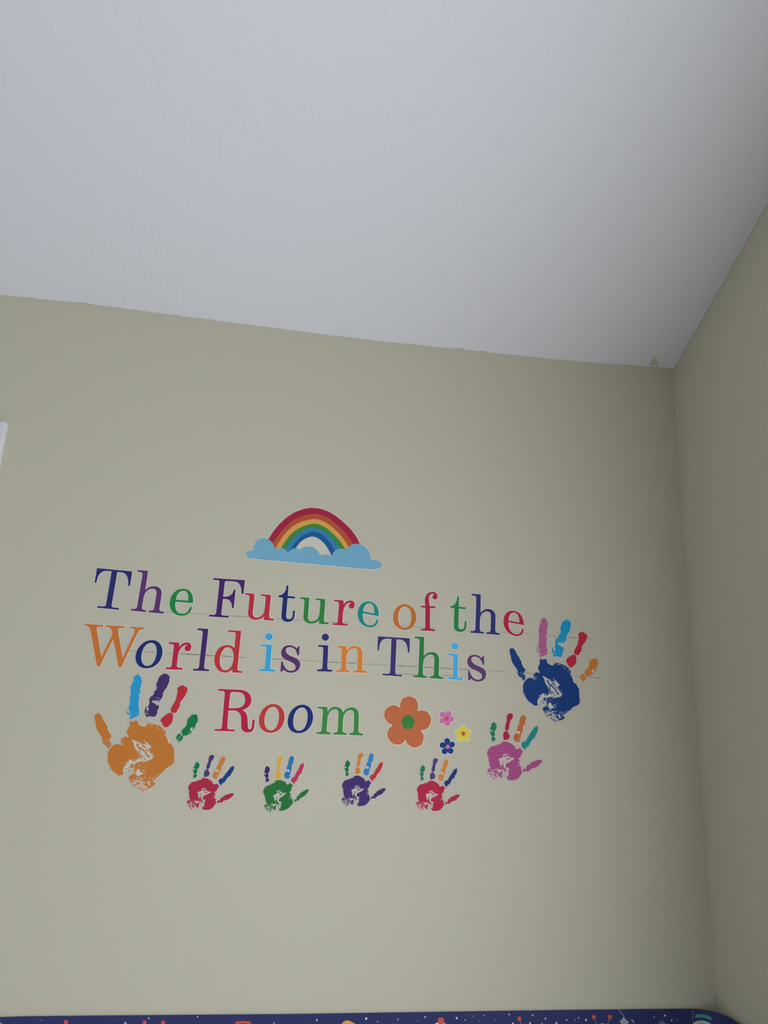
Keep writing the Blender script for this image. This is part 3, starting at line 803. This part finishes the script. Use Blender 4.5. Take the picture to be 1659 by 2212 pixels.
BIG_CUT = {
 'index': [[(655, 200), (670, 200), (670, 213), (658, 214)], [(735, 380), (748, 385), (742, 430), (730, 440)]],
 'middle': [[(920, 490), (960, 485), (1000, 492), (1014, 540), (990, 560), (962, 530), (930, 512)], [(838, 598), (866, 580), (872, 610), (850, 622)]],
 'pinky': [[(1465, 890), (1485, 872), (1502, 890), (1490, 915), (1470, 920)], [(1335, 968), (1352, 962), (1356, 985), (1340, 990)]],
 'palm': [[(630, 1050), (700, 1070), (760, 1105), (820, 1112), (838, 1078), (870, 1110), (915, 1155), (885, 1168), (870, 1200), (900, 1240), (935, 1290), (910, 1330), (850, 1350), (800, 1370), (740, 1390), (690, 1405), (660, 1460), (655, 1525), (600, 1510), (508, 1525), (505, 1470), (560, 1390), (597, 1330), (640, 1355), (690, 1345), (715, 1280), (710, 1220), (670, 1160), (650, 1090)],
          [(700, 1480), (740, 1465), (750, 1500), (825, 1540), (760, 1545), (735, 1572), (705, 1560), (690, 1520)], [(1140, 1020), (1165, 1060), (1190, 1108), (1165, 1095), (1145, 1060)], [(770, 820), (830, 845), (815, 858), (775, 850)]],
}
BIG_ADD = {'palm': [[(735, 1165), (742, 1220), (736, 1270), (712, 1330), (722, 1270), (728, 1210)], [(690, 1110), (740, 1150), (800, 1190), (850, 1250), (900, 1300), (850, 1270), (790, 1210), (730, 1170)],
                    [(620, 1395), (655, 1400), (660, 1440), (630, 1455), (610, 1430)], [(670, 1400), (720, 1370), (790, 1355), (760, 1400), (720, 1430), (690, 1450)], [(760, 1130), (820, 1140), (850, 1165), (800, 1155)]]}
BIG_DRY = [('palm', -1, [(640, 1640), (760, 1625), (900, 1660), (900, 1740), (800, 1795), (690, 1765)], 120, 5, 24, 0.45),
           ('palm', -1, [(590, 1590), (700, 1580), (960, 1570), (985, 1640), (900, 1680), (700, 1660), (600, 1650)], 34, 6, 22, 0.3),
           ('palm', 1, [(690, 1060), (860, 1100), (900, 1240), (900, 1310), (760, 1380), (720, 1340)], 60, 5, 22, 0.9),
           ('palm', -1, [(680, 1040), (860, 1070), (960, 1290), (880, 1340), (900, 1240)], 22, 5, 20, 0.9),
           ('palm', -1, [(500, 1340), (620, 1320), (800, 1340), (880, 1330), (850, 1540), (700, 1570), (560, 1500)], 44, 5, 22, -0.5),
           ('palm', 1, [(520, 1420), (620, 1350), (760, 1380), (700, 1480), (540, 1500)], 36, 4, 15, -0.6),
           ('palm', -1, [(770, 815), (1000, 840), (1120, 940), (1210, 1110), (1170, 1110), (1060, 920), (900, 850), (780, 850)], 34, 4, 15, 0.7),
           ('palm', -1, [(470, 1050), (520, 1080), (560, 1110), (500, 1130)], 10, 4, 12, 0.9),
           ('palm', 1, [(575, 1600), (680, 1650), (720, 1740), (640, 1720)], 26, 3, 12, 0.5),
           ('palm', -1, [(880, 1600), (1060, 1520), (1010, 1610), (940, 1660)], 16, 4, 14, -0.3),
           ('palm', 1, [(590, 780), (740, 760), (860, 795), (1000, 830), (900, 815), (740, 785)], 14, 3, 10, 0.1),
           ('thumb', -1, [(205, 1040), (310, 1050), (330, 1130), (240, 1120)], 12, 4, 14, 0.5),
           ('thumb', 1, [(300, 1060), (390, 1090), (370, 1130), (310, 1160)], 10, 4, 12, 0.5),
           ('index', -1, [(585, 600), (625, 600), (640, 740), (590, 750)], 12, 4, 13, 1.3), ('index', -1, [(690, 640), (745, 620), (745, 700), (680, 730)], 9, 4, 12, 1.0),
           ('index', 1, [(540, 610), (590, 610), (595, 690), (560, 690)], 9, 3, 11, 1.0), ('index', -1, [(725, 350), (757, 350), (745, 450), (720, 450)], 7, 4, 12, 1.5),
           ('middle', -1, [(815, 600), (870, 590), (880, 710), (830, 715)], 20, 4, 14, 0.9), ('middle', -1, [(900, 440), (1040, 440), (1030, 560), (950, 540)], 18, 4, 16, 0.5),
           ('middle', -1, [(960, 260), (1000, 270), (970, 360)], 6, 4, 10, 1.0), ('middle', 1, [(930, 490), (1010, 500), (1000, 560)], 8, 3, 9, 0.3),
           ('ring', 1, [(1050, 800), (1110, 850), (1100, 885), (1060, 850)], 9, 3, 10, 1.0), ('ring', -1, [(1180, 640), (1230, 640), (1230, 690), (1180, 690)], 5, 4, 10, 0.6),
           ('pinky', -1, [(1265, 1010), (1350, 1010), (1330, 1085), (1280, 1070)], 20, 4, 12, 1.0), ('pinky', -1, [(1450, 870), (1530, 860), (1480, 960), (1440, 970)], 12, 4, 13, 0.9),
           ('pinky', 1, [(1330, 860), (1380, 880), (1370, 930), (1335, 960)], 8, 3, 9, 0.8)]
BIG_LM = [(140, 665), (298, 1172), (720, 113), (598, 757), (1100, 103), (945, 718), (1352, 265), (1100, 878), (1530, 685), (1310, 1085), (285, 1310), (600, 795), (1240, 1250), (800, 1785), (450, 1558)]
BLUE_LM = [(185, 575), (370, 1083), (690, 108), (615, 715), (1035, 138), (935, 717), (1280, 322), (1085, 885), (1480, 742), (1290, 1105), (357, 1220), (617, 760), (1238, 1310), (860, 1725), (540, 1470)]
BIG_FILM = [(60, 700), (140, 630), (230, 720), (330, 960), (480, 980), (570, 880), (560, 600), (600, 200), (720, 75), (800, 170), (790, 480), (900, 360), (980, 180), (1100, 65), (1210, 150), (1130, 460), (1200, 480), (1270, 280), (1360, 230), (1460, 310), (1360, 600), (1270, 820), (1440, 680), (1560, 650), (1610, 760), (1500, 960), (1320, 1120), (1250, 1100), (1280, 1250), (1250, 1420), (1000, 1640), (960, 1740), (800, 1820), (660, 1740), (560, 1600), (440, 1590), (280, 1440), (250, 1260), (290, 1170), (180, 1080), (90, 860)]

SMALL = {
 'pinky': [[(380, 402), (405, 430), (435, 450), (438, 490), (447, 520), (430, 570), (400, 620), (410, 680), (400, 720), (385, 745), (415, 765), (418, 800), (400, 835), (360, 850), (332, 835), (322, 800), (335, 770), (345, 745), (320, 710), (298, 660), (300, 600), (300, 545), (320, 500), (325, 450), (350, 430)]],
 'ring': [[(735, 212), (790, 230), (808, 270), (800, 320), (765, 360), (740, 430), (738, 480), (720, 540), (700, 598), (635, 590), (632, 510), (645, 450), (665, 420), (668, 330), (668, 270), (700, 230)],
          [(640, 612), (685, 620), (705, 660), (735, 710), (725, 770), (690, 800), (650, 805), (620, 825), (600, 790), (585, 750), (590, 690), (615, 640)]],
 'middle': [[(1035, 252), (1080, 270), (1103, 310), (1090, 400), (1070, 470), (1040, 500), (1030, 560), (1025, 640), (990, 700), (985, 780), (960, 845), (905, 868), (855, 840), (815, 775), (830, 710), (880, 650), (900, 600), (910, 520), (935, 480), (945, 420), (965, 330), (990, 270)]],
 'index': [[(1355, 500), (1370, 545), (1358, 640), (1330, 680), (1300, 760), (1240, 810), (1190, 890), (1160, 950), (1110, 975), (1085, 1030), (1060, 1045), (1040, 1000), (1003, 960), (1015, 870), (1080, 840), (1120, 790), (1160, 710), (1230, 620), (1260, 550), (1300, 520)],
           [(1112, 992), (1140, 982), (1148, 998), (1122, 1006)]],
 'thumb': [[(1420, 1250), (1460, 1275), (1460, 1310), (1420, 1350), (1350, 1410), (1270, 1450), (1200, 1470), (1150, 1520), (1100, 1520), (1030, 1525), (1050, 1450), (1090, 1450), (1105, 1470), (1110, 1390), (1170, 1365), (1210, 1320), (1300, 1290), (1370, 1260)]],
 'palm': [[(560, 855), (640, 850), (720, 868), (790, 910), (850, 965), (890, 1020), (965, 990), (1000, 1030), (1028, 1075), (995, 1130), (990, 1180), (935, 1230), (965, 1270), (970, 1330), (960, 1380), (985, 1420), (1005, 1500), (1000, 1560), (960, 1630), (900, 1690), (800, 1718), (720, 1712), (675, 1680), (670, 1640), (705, 1590), (710, 1540), (700, 1500), (720, 1450), (650, 1430), (640, 1480), (600, 1500), (570, 1530), (570, 1600), (560, 1655), (510, 1640), (440, 1610), (450, 1660), (390, 1695), (330, 1670), (280, 1610), (240, 1540), (240, 1480), (270, 1440), (265, 1380), (290, 1370), (270, 1300), (255, 1200), (225, 1130), (235, 1070), (280, 1000), (340, 955), (420, 940), (490, 900), (560, 885)]],
}
SMALL_CUT = {
 'pinky': [[(306, 590), (335, 585), (342, 612), (312, 628)], [(385, 608), (405, 605), (405, 620)], [(380, 722), (400, 718), (402, 740), (385, 742)]],
 'middle': [[(890, 620), (940, 615), (972, 650), (958, 675), (900, 668)], [(950, 768), (975, 765), (978, 790), (955, 788)]],
 'palm': [[(490, 1245), (560, 1210), (630, 1185), (680, 1190), (740, 1210), (850, 1225), (790, 1265), (720, 1310), (680, 1340), (650, 1390), (640, 1430), (600, 1440), (610, 1500), (580, 1500), (560, 1440), (530, 1370), (520, 1300)],
          [(585, 1140), (690, 1128), (690, 1145), (600, 1165)], [(680, 1175), (700, 1172), (745, 1200), (720, 1205)], [(440, 1450), (500, 1480), (560, 1480), (555, 1510), (500, 1540), (470, 1510)],
          [(930, 1318), (965, 1320), (962, 1335), (930, 1340)], [(890, 1382), (960, 1378), (940, 1390)], [(258, 1380), (285, 1400), (320, 1450), (270, 1440)]],
}
SMALL_ADD = {'palm': [[(560, 1355), (590, 1370), (600, 1440), (580, 1480), (555, 1460), (550, 1400)], [(610, 1495), (640, 1480), (662, 1490), (650, 1515), (620, 1520)],
                      [(660, 1225), (760, 1228), (740, 1245), (660, 1240)], [(640, 1390), (660, 1340), (700, 1295), (680, 1340), (655, 1395)]]}
SMALL_DRY = [('palm', -1, [(240, 1540), (350, 1530), (470, 1590), (470, 1680), (390, 1705), (280, 1650)], 90, 5, 26, 0.5),
             ('palm', -1, [(240, 1430), (330, 1470), (440, 1540), (480, 1600), (300, 1560)], 20, 6, 18, 0.4),
             ('palm', 1, [(500, 1240), (620, 1195), (780, 1235), (700, 1300), (580, 1340)], 34, 4, 18, 0.3),
             ('palm', 1, [(520, 1300), (640, 1330), (600, 1480), (560, 1480)], 16, 4, 16, 1.3),
             ('palm', -1, [(500, 1280), (570, 1340), (590, 1500), (510, 1500)], 18, 5, 16, 1.2),
             ('palm', 1, [(600, 1500), (690, 1480), (690, 1640), (590, 1640)], 12, 4, 10, 0.7),
             ('palm', -1, [(650, 1480), (730, 1460), (720, 1640), (680, 1620)], 12, 5, 16, 0.9),
             ('palm', -1, [(340, 1440), (460, 1470), (560, 1620), (480, 1640), (330, 1530)], 26, 5, 18, 0.5),
             ('palm', -1, [(300, 970), (420, 930), (560, 865), (560, 890), (430, 960)], 14, 4, 14, -0.4),
             ('palm', -1, [(780, 900), (840, 930), (900, 1010), (860, 1000)], 8, 4, 13, 0.8),
             ('palm', -1, [(560, 1120), (740, 1110), (760, 1190), (600, 1190)], 10, 5, 16, 0.3),
             ('palm', -1, [(910, 1290), (975, 1290), (970, 1390), (900, 1390)], 8, 4, 14, 0.1),
             ('palm', 1, [(985, 1410), (1030, 1420), (1010, 1440)], 3, 4, 9, 0.3),
             ('pinky', -1, [(320, 790), (415, 780), (400, 840), (340, 845)], 8, 4, 12, 1.2), ('pinky', -1, [(300, 580), (420, 590), (400, 640), (300, 640)], 6, 4, 11, 0.5),
             ('middle', -1, [(880, 610), (990, 620), (980, 690), (880, 670)], 8, 5, 14, 0.3), ('middle', -1, [(920, 770), (985, 760), (960, 850), (900, 860)], 8, 4, 12, 1.0),
             ('index', -1, [(1130, 690), (1190, 690), (1160, 760)], 5, 4, 12, 2.2), ('index', -1, [(1010, 950), (1100, 960), (1070, 1040)], 6, 4, 10, 1.0), ('index', 1, [(1100, 980), (1200, 970), (1190, 1000), (1120, 1010)], 5, 4, 10, 0.0),
             ('thumb', -1, [(1040, 1440), (1120, 1450), (1110, 1530), (1040, 1525)], 10, 4, 13, 0.7), ('ring', 1, [(600, 800), (680, 800), (670, 835), (610, 835)], 4, 3, 9, 1.5)]
SMALL_LM = [(380, 402), (360, 850), (750, 212), (620, 825), (1035, 252), (905, 868), (1355, 500), (1060, 1045), (1445, 1262), (1030, 1525), (600, 852), (225, 1130), (1028, 1075), (800, 1718), (390, 1695), (1005, 1500)]
SMALL_FILM = [(300, 420), (380, 365), (470, 440), (530, 460), (610, 440), (640, 230), (740, 175), (840, 240), (900, 260), (960, 250), (1040, 215), (1140, 300), (1140, 470), (1200, 530), (1290, 480), (1370, 470), (1410, 560), (1330, 780), (1130, 1060), (1060, 1100), (1020, 1250), (1060, 1420), (1250, 1260), (1440, 1215), (1500, 1290), (1400, 1420), (1180, 1540), (1040, 1570), (920, 1730), (780, 1750), (400, 1730), (250, 1620), (200, 1480), (220, 1250), (190, 1100), (290, 940), (290, 700), (260, 560)]
LM = {
 'red1': [(440, 298), (355, 717), (810, 122), (620, 695), (1095, 165), (890, 745), (1365, 408), (1020, 912), (1350, 1115), (930, 1355), (590, 722), (195, 970), (985, 940), (680, 1535), (290, 1520), (905, 1330)],
 'green': [(325, 403), (318, 823), (665, 160), (575, 750), (945, 153), (850, 742), (1245, 335), (1000, 883), (1370, 1010), (1005, 1320), (570, 783), (220, 1095), (970, 912), (735, 1550), (390, 1597), (980, 1340)],
 'purple': [(370, 375), (345, 788), (715, 188), (590, 745), (975, 208), (850, 778), (1255, 425), (990, 933), (1325, 1100), (960, 1368), (565, 785), (222, 1040), (958, 965), (730, 1553), (345, 1560), (935, 1360)],
 'red2': [(398, 383), (365, 783), (725, 207), (605, 760), (990, 243), (863, 800), (1262, 470), (990, 960), (1320, 1143), (965, 1385), (580, 792), (242, 1030), (960, 985), (730, 1563), (350, 1545), (935, 1380)],
}
def hand(label, shape, crop, lm, cols):
    src = {'big': (BIG, BIG_CUT, BIG_ADD, BIG_DRY, BIG_LM, BIG_FILM), 'small': (SMALL, SMALL_CUT, SMALL_ADD, SMALL_DRY, SMALL_LM, SMALL_FILM)}[shape]
    parts, cuts, adds, dry, slm, film = src
    warp = (lambda p: np.array(p, float)) if lm is None else tps(slm, lm)
    W = lambda p: to_wall([(crop[0]+x/crop[2], crop[1]+y/crop[2]) for x, y in warp(p)])
    c0 = W([np.mean(parts['palm'][0], 0)])[0]
    root = empty('handprint_decal', (c0[0]/1000, 0, c0[1]/1000))
    tag(root, label, 'wall decal', 'handprint decals')
    sheet('clear_film', [(1, W(smooth(film, 3)))], 0.0, 0.2, m_film, root, c0)
    amp, step = (7.0, 6.0) if shape == 'big' else (6.5, 7.0)
    sd = 11
    for k_, (nm, outs) in enumerate(parts.items()):
        rg = [ragged(smooth(p, 3), amp, step, sd+7*q) for q, p in enumerate(outs)]
        sd += 31
        ops = [(1, W(p)) for p in rg]
        for q, p in enumerate(cuts.get(nm, [])):
            ops.append((-1, W(ragged(smooth(p, 3), amp*0.8, step*0.8, sd+q))))
        for q, p in enumerate(adds.get(nm, [])):
            ops.append((1, W(ragged(smooth(p, 3), amp*0.7, step*0.8, sd+50+q))))
        for q, (pn, sg, zone, n, l0, l1, ang) in enumerate(dry):
            if pn == nm:
                ops += [(sg, W(f)) for f in flecks(zone, n, l0, l1, ang, 100+q)]
        key = nm
        pname = {'palm': 'palm_print', 'thumb': 'thumb_print'}.get(nm, 'finger_print')
        face = sheet(pname, ops, 0.37+0.015*k_, 0.66+0.01*k_, vinyl(cols[nm]), root, c0)
        face['label'] = cols[nm+'_n']+' '+{'palm': 'palm', 'thumb': 'thumb'}.get(nm, nm+' finger')+' print'
        rim_ops = [(1, offset(W(ragged(smooth(p, 3), amp*0.5, step*1.6, 3)), 1.1)) for p in outs]
        sheet('outline', rim_ops, 0.0, 0.37+0.015*k_, m_rim2, face, c0)
    return root
def cols(palm, thumb=None, **k):
    d = {'palm': palm[0], 'palm_n': palm[1]}
    t = thumb or palm
    d['thumb'], d['thumb_n'] = t
    for a, (c, n) in k.items():
        d[a] = c; d[a+'_n'] = n
    return d
ORG = ((180, 110, 48), 'orange')
hand('large orange handprint decal with blue, purple, red and green fingers', 'big', (190, 1440, 6.636), None,
     cols(ORG, index=((40, 140, 182), 'sky blue'), middle=((66, 48, 94), 'purple'), ring=((174, 46, 54), 'red'), pinky=((24, 112, 62), 'green')))
hand('large navy blue handprint decal with pink, sky blue, red and orange fingers', 'big', (1080, 1320, 7.213), BLUE_LM,
     cols(((28, 58, 112), 'navy blue'), index=((164, 90, 130), 'pink'), middle=((30, 138, 178), 'sky blue'), ring=((174, 42, 56), 'red'), pinky=((186, 116, 50), 'orange')))
hand('pink handprint decal with green, red, orange and teal fingers', 'small', (1030, 1520, 10.369), None,
     cols(((158, 74, 120), 'pink'), pinky=((38, 118, 82), 'green'), ring=((162, 38, 66), 'red'), middle=((178, 100, 56), 'orange'), index=((36, 126, 122), 'teal')))
hand('small red handprint decal between the orange handprint and the small green handprint', 'small', (390, 1620, 11.85), LM['red1'],
     cols(((160, 42, 64), 'red'), pinky=((24, 108, 68), 'green'), ring=((70, 58, 104), 'purple'), middle=((190, 118, 54), 'orange'), index=((28, 58, 112), 'navy')))
hand('small green handprint decal with purple, yellow, blue and red fingers', 'small', (550, 1620, 11.85), LM['green'],
     cols(((42, 106, 52), 'green'), pinky=((58, 40, 90), 'purple'), ring=((204, 156, 54), 'yellow'), middle=((44, 110, 160), 'blue'), index=((174, 54, 80), 'red')))
hand('small purple handprint decal with green, orange, blue and red fingers', 'small', (720, 1610, 11.85), LM['purple'],
     cols(((68, 48, 100), 'purple'), pinky=((26, 106, 60), 'green'), ring=((190, 120, 54), 'orange'), middle=((50, 118, 170), 'blue'), index=((172, 52, 58), 'red')))
hand('small red handprint decal below the navy flower, beside the small purple handprint', 'small', (880, 1620, 11.85), LM['red2'],
     cols(((168, 42, 68), 'red'), pinky=((34, 114, 78), 'green'), ring=((76, 62, 110), 'purple'), middle=((196, 124, 62), 'orange'), index=((40, 54, 108), 'navy')))

# ------------------------------------------------------------------ space-print border strip along the wall
RB_ = 0.052                                    # radius where the strip bulges past the corner
XA = XR-RB_-0.004
def strip_point(x, z, d):
    """x in mm along the strip (continues round the corner), d in mm out of the wall"""
    s = x/1000; dd = d/1000
    if s <= XA:
        return (s, -dd, z/1000)
    a = (s-XA)/RB_
    if a < math.pi/2:
        r = RB_-dd
        return (XA+r*math.sin(a), -RB_+r*math.cos(a), z/1000)
    return (XA+RB_-dd, -RB_-(s-XA-RB_*math.pi/2), z/1000)
BEND = [1000*XA+1000*RB_*math.pi/2*k/14 for k in range(15)]
ztop = [P(x, y) for x, y in [(0, 2196.3), (60, 2194.6), (210, 2193), (420, 2191.3), (637, 2189.6), (820, 2186.8), (1220, 2181), (1398, 2179), (1500, 2178.2)]]
def zt(x):
    return float(np.interp(x, [q[0] for q in ztop], [q[1] for q in ztop]))
HB = 330.0
m_bdr = mat('navy_space_print', C(46, 50, 90), 0.4, mottled=0.05, spec=0.15)
m_edge = mat('dark_paper_edge', C(60, 60, 70), 0.6)
XS = [P(637, 2190)[0], P(1398, 2180)[0]]
XEND = (XR-0.004)*1000-RB_*1000+RB_*1000*math.pi/2+900
XSTART = (CX+0.0)*1000+2
def panel(label, x0, x1):
    n = 40
    t = np.linspace(x0, x1, n)
    poly = np.array([(x, zt(x)) for x in t]+[(x, zt(x1)-HB) for x in t[::-1]])
    root = empty('space_border', (0, 0, 0))
    tag(root, label, 'wall border', 'space border sheets')
    # fine columns so that the sheet can bend round the corner
    V, F = [], []
    cols_ = sorted(set(list(np.linspace(x0, x1, 75))+[b for b in BEND if x0 < b < x1]))
    for x in cols_:
        z = zt(x); zb_ = 1000*ZB-HB
        for zz, d in ((z, 3.0), (zb_, 3.0), (zb_, 1.2), (z, 1.2)):
            V.append(strip_point(x, zz, d))
    for i in range(len(cols_)-1):
        a = i*4
        for k in range(4):
            b = (k+1) % 4
            F.append((a+k, a+b, a+4+b, a+4+k))
    F += [(0, 1, 2, 3), tuple(4*len(cols_)-1-q for q in range(4))]
    mesh_obj('printed_sheet', V, F, m_bdr, root)
    return root
p1 = panel('navy space-print border sheet next to the door casing', XSTART, XS[0]-0.05)
p2 = panel('navy space-print border sheet with the bobble antennae and chequered parcel', XS[0]+0.05, XS[1]-0.05)
p3 = panel('navy space-print border sheet bending round the room corner', XS[1]+0.05, XEND)
def art(name, root, pts_px, colour, d=3.3, lab=None, sm=0):
    q = smooth(pts_px, sm) if sm else np.array(pts_px, float)
    o = sheet(name, [(1, to_wall(q))], 3.0, d, vinyl(colour), root, place=strip_point, lines=BEND)
    if lab: o['label'] = lab
    return o
def stars(root, dots, spikes, white=(214, 214, 220)):
    V, F = [], []
    ops = []
    for x, y, r in dots:
        ops.append((1, to_wall(ellipse(x, y, r*0.85, r, 10))))
    for x, y, r in spikes:
        q = []
        for k in range(8):
            a = k*math.pi/4; rr = r*(1.0 if k % 4 == 0 else (1.0 if k % 2 == 0 else 0.22))
            q.append((x+rr*0.7*math.sin(a), y-rr*math.cos(a)))
        ops.append((1, to_wall(q)))
    o = sheet('star', ops, 3.0, 3.2, mat('star_print', C(*white), 0.4), root, place=strip_point)
    o['kind'] = 'stuff'
RED = (190, 82, 66)
def bobble(root, x, y, to):
    art('antenna', root, [(x-1, y), (x+1, y), (to[0]+1, to[1]), (to[0]-1, to[1])], (92, 112, 140), 3.2)
    art('antenna_ball', root, ellipse(x, y, 4.3, 4.8, 20), RED, 3.4)
def dome(name, root, x0, x1, y0, y1, colour, d=3.3):
    cx = (x0+x1)/2
    art(name, root, ellipse(cx, (y0+y1)/2, (x1-x0)/2, (y1-y0)/2, 32), colour, d)
# first sheet
art('planet', p1, ellipse(-2, 2224, 14, 17), (226, 160, 90))
bobble(p1, 143.5, 2206.5, (139, 2226))
bobble(p1, 313, 2207.5, (318, 2228)); bobble(p1, 353, 2207.5, (347, 2228))
dome('alien_head', p1, 312, 354, 2226, 2262, (120, 160, 120))
dome('alien_head', p1, 118, 160, 2224, 2260, (200, 190, 200))
art('saucer_rim', p1, [(509, 2206.5), (512, 2205), (525, 2203.8), (538, 2204.8), (542, 2206), (542.5, 2209.5), (538, 2210), (525, 2208.6), (512, 2210), (509, 2211)], RED)
dome('saucer_dome', p1, 511, 541, 2211.5, 2240, (92, 60, 90), 3.2)
stars(p1, [(322, 2198, 1.7), (427, 2195, 1.5), (90, 2203, 0.8)], [(271.5, 2209, 5.5), (592, 2208.3, 3.4)])
# second sheet
art('rocket_nose', p2, [(737, 2212), (740, 2206.5), (746, 2203.2), (753, 2202.8), (761, 2206.5), (770, 2212), (778, 2240), (737, 2240)], (214, 146, 62))
dome('helmet', p2, 929, 971, 2206.5, 2250, (196, 206, 232))
art('helmet_lamp', p2, [(945, 2199), (947, 2196.8), (952, 2196), (956.5, 2197.2), (958.5, 2200), (958.5, 2208), (955, 2212), (948, 2211.5), (945, 2208)], RED, 3.5)
bobble(p2, 1120.5, 2199.2, (1127, 2216))
dome('alien_head', p2, 1112, 1148, 2213, 2250, (120, 150, 190))
bobble(p2, 1281.2, 2195.5, (1288, 2212)); bobble(p2, 1316, 2195.5, (1310.5, 2212))
dome('alien_head', p2, 1283, 1316, 2209.5, 2250, (214, 176, 178))
for k in range(4):
    t = k/3.0
    x, y = 1335.5+10*t, 2181+12.5*t
    art('dash', p2, [(x-0.9, y-1), (x+0.6, y-1.3), (x+1.5, y+1.2), (x, y+1.4)], (190, 196, 210), 3.2)
par = art('parcel', p2, [(1345, 2196), (1356.5, 2207), (1347.5, 2217), (1337, 2206)], (196, 196, 192))
for k in range(1, 4):
    t = k/4
    a = np.array([1345+11.5*t, 2196+11*t]); b = np.array([1337+10.5*t, 2206+11*t])
    u = np.array([0.35, 0.35])
    art('parcel_line', par, [a-u, a+u, b+u, b-u], (92, 92, 104), 3.45)
    a = np.array([1345-8*t, 2196+10*t]); b = np.array([1356.5-9*t, 2207+10*t])
    u = np.array([-0.35, 0.35])
    art('parcel_line', par, [a-u, a+u, b+u, b-u], (92, 92, 104), 3.45)
art('satellite_wing', p2, [(1361, 2201.5), (1364, 2200.5), (1369, 2207.5), (1367.5, 2209.5)], (150, 144, 148))
stars(p2, [(684, 2202.3, 2.1), (667.5, 2210.5, 1), (790.5, 2199, 2.7), (859, 2200.6, 1.5), (902, 2203.6, 1), (917.5, 2195.6, 1.8), (985.5, 2197.8, 2.5), (1003.5, 2202.5, 1.3), (1020, 2193.6, 1), (1044, 2192.4, 1.2), (1033.5, 2203.5, 0.8), (1068, 2202.8, 0.9), (1098.7, 2189.7, 1.8), (1149.3, 2191.5, 1.8), (1177, 2199, 2), (1106.5, 2209.5, 2.2), (1143.7, 2208.7, 2), (1169.3, 2210, 1.6), (1222.4, 2201.5, 1.7), (1248.2, 2197, 1.5), (1240.6, 2202.8, 1.1), (1264.2, 2202.2, 2.4), (1387, 2211.5, 1.4), (848, 2211, 1)],
      [(815, 2205.3, 2.8), (1200.5, 2209, 5.5)])
# third sheet
dome('planet', p3, 1421, 1435, 2203.5, 2220, (66, 110, 136))
dome('small_planet', p3, 1432, 1446, 2209.5, 2224, (120, 52, 78), 3.2)
for k in range(5):
    y = 2182+k*5.6
    art('dash', p3, [(1494.2-0.12*k, y), (1495.6-0.12*k, y), (1495.6-0.12*k, y+2.6), (1494.2-0.12*k, y+2.6)], (150, 160, 176), 3.2)
dome('saucer_dome', p3, 1488, 1545, 2200.8, 2250, (172, 176, 170))
art('saucer_strut', p3, [(1503, 2196), (1529, 2196), (1527, 2201.5), (1505, 2201.5)], (32, 72, 92), 3.25)
art('saucer_rim', p3, [(1499.5, 2192), (1503, 2188.5), (1516, 2187), (1529, 2188.5), (1533.5, 2192), (1533, 2196.8), (1529, 2197), (1516, 2194.3), (1505, 2196), (1500, 2197)], (72, 140, 130), 3.5)
art('green_alien', p3, ellipse(1513, 2214, 9, 6, 20), (66, 110, 62), 3.6)
stars(p3, [(1411.5, 2195.5, 1.4), (1434.5, 2192.3, 2), (1448.7, 2203, 1.8), (1459.5, 2201.5, 1)], [(1564.5, 2211, 3)])

# more of the print further down the sheets
rnd = random.Random(21)
for root, xa, xb in ((p1, XSTART+20, XS[0]-20), (p2, XS[0]+20, XS[1]-20), (p3, XS[1]+10, XEND-40)):
    ops = []
    for k in range(26):
        x, z, r = rnd.uniform(xa, xb), 1000*ZB-rnd.uniform(75, HB-12), rnd.uniform(0.8, 2.2)
        ops.append((1, ellipse(x, z, r, r, 10)))
    o = sheet('star', ops, 3.0, 3.2, mat('star_print', C(214, 214, 220), 0.4), root, place=strip_point, lines=BEND)
    o['kind'] = 'stuff'
    for k in range(3):
        x = xa+(xb-xa)*(k+rnd.uniform(0.25, 0.75))/3; z = 1000*ZB-rnd.uniform(130, 270); r = rnd.uniform(14, 30)
        c = [(226, 160, 90), (66, 110, 136), (190, 82, 66), (72, 140, 130)][rnd.randrange(4)]
        o = sheet('planet', [(1, ellipse(x, z, r, r, 32))], 3.0, 3.3, vinyl(c), root, place=strip_point, lines=BEND)
        sheet('planet_ring', [(1, ellipse(x, z, r*1.6, r*0.3, 36, 0.3)), (-1, ellipse(x, z, r*1.35, r*0.17, 36, 0.3))], 3.3, 3.5, vinyl((206, 206, 214)), o, place=strip_point, lines=BEND)
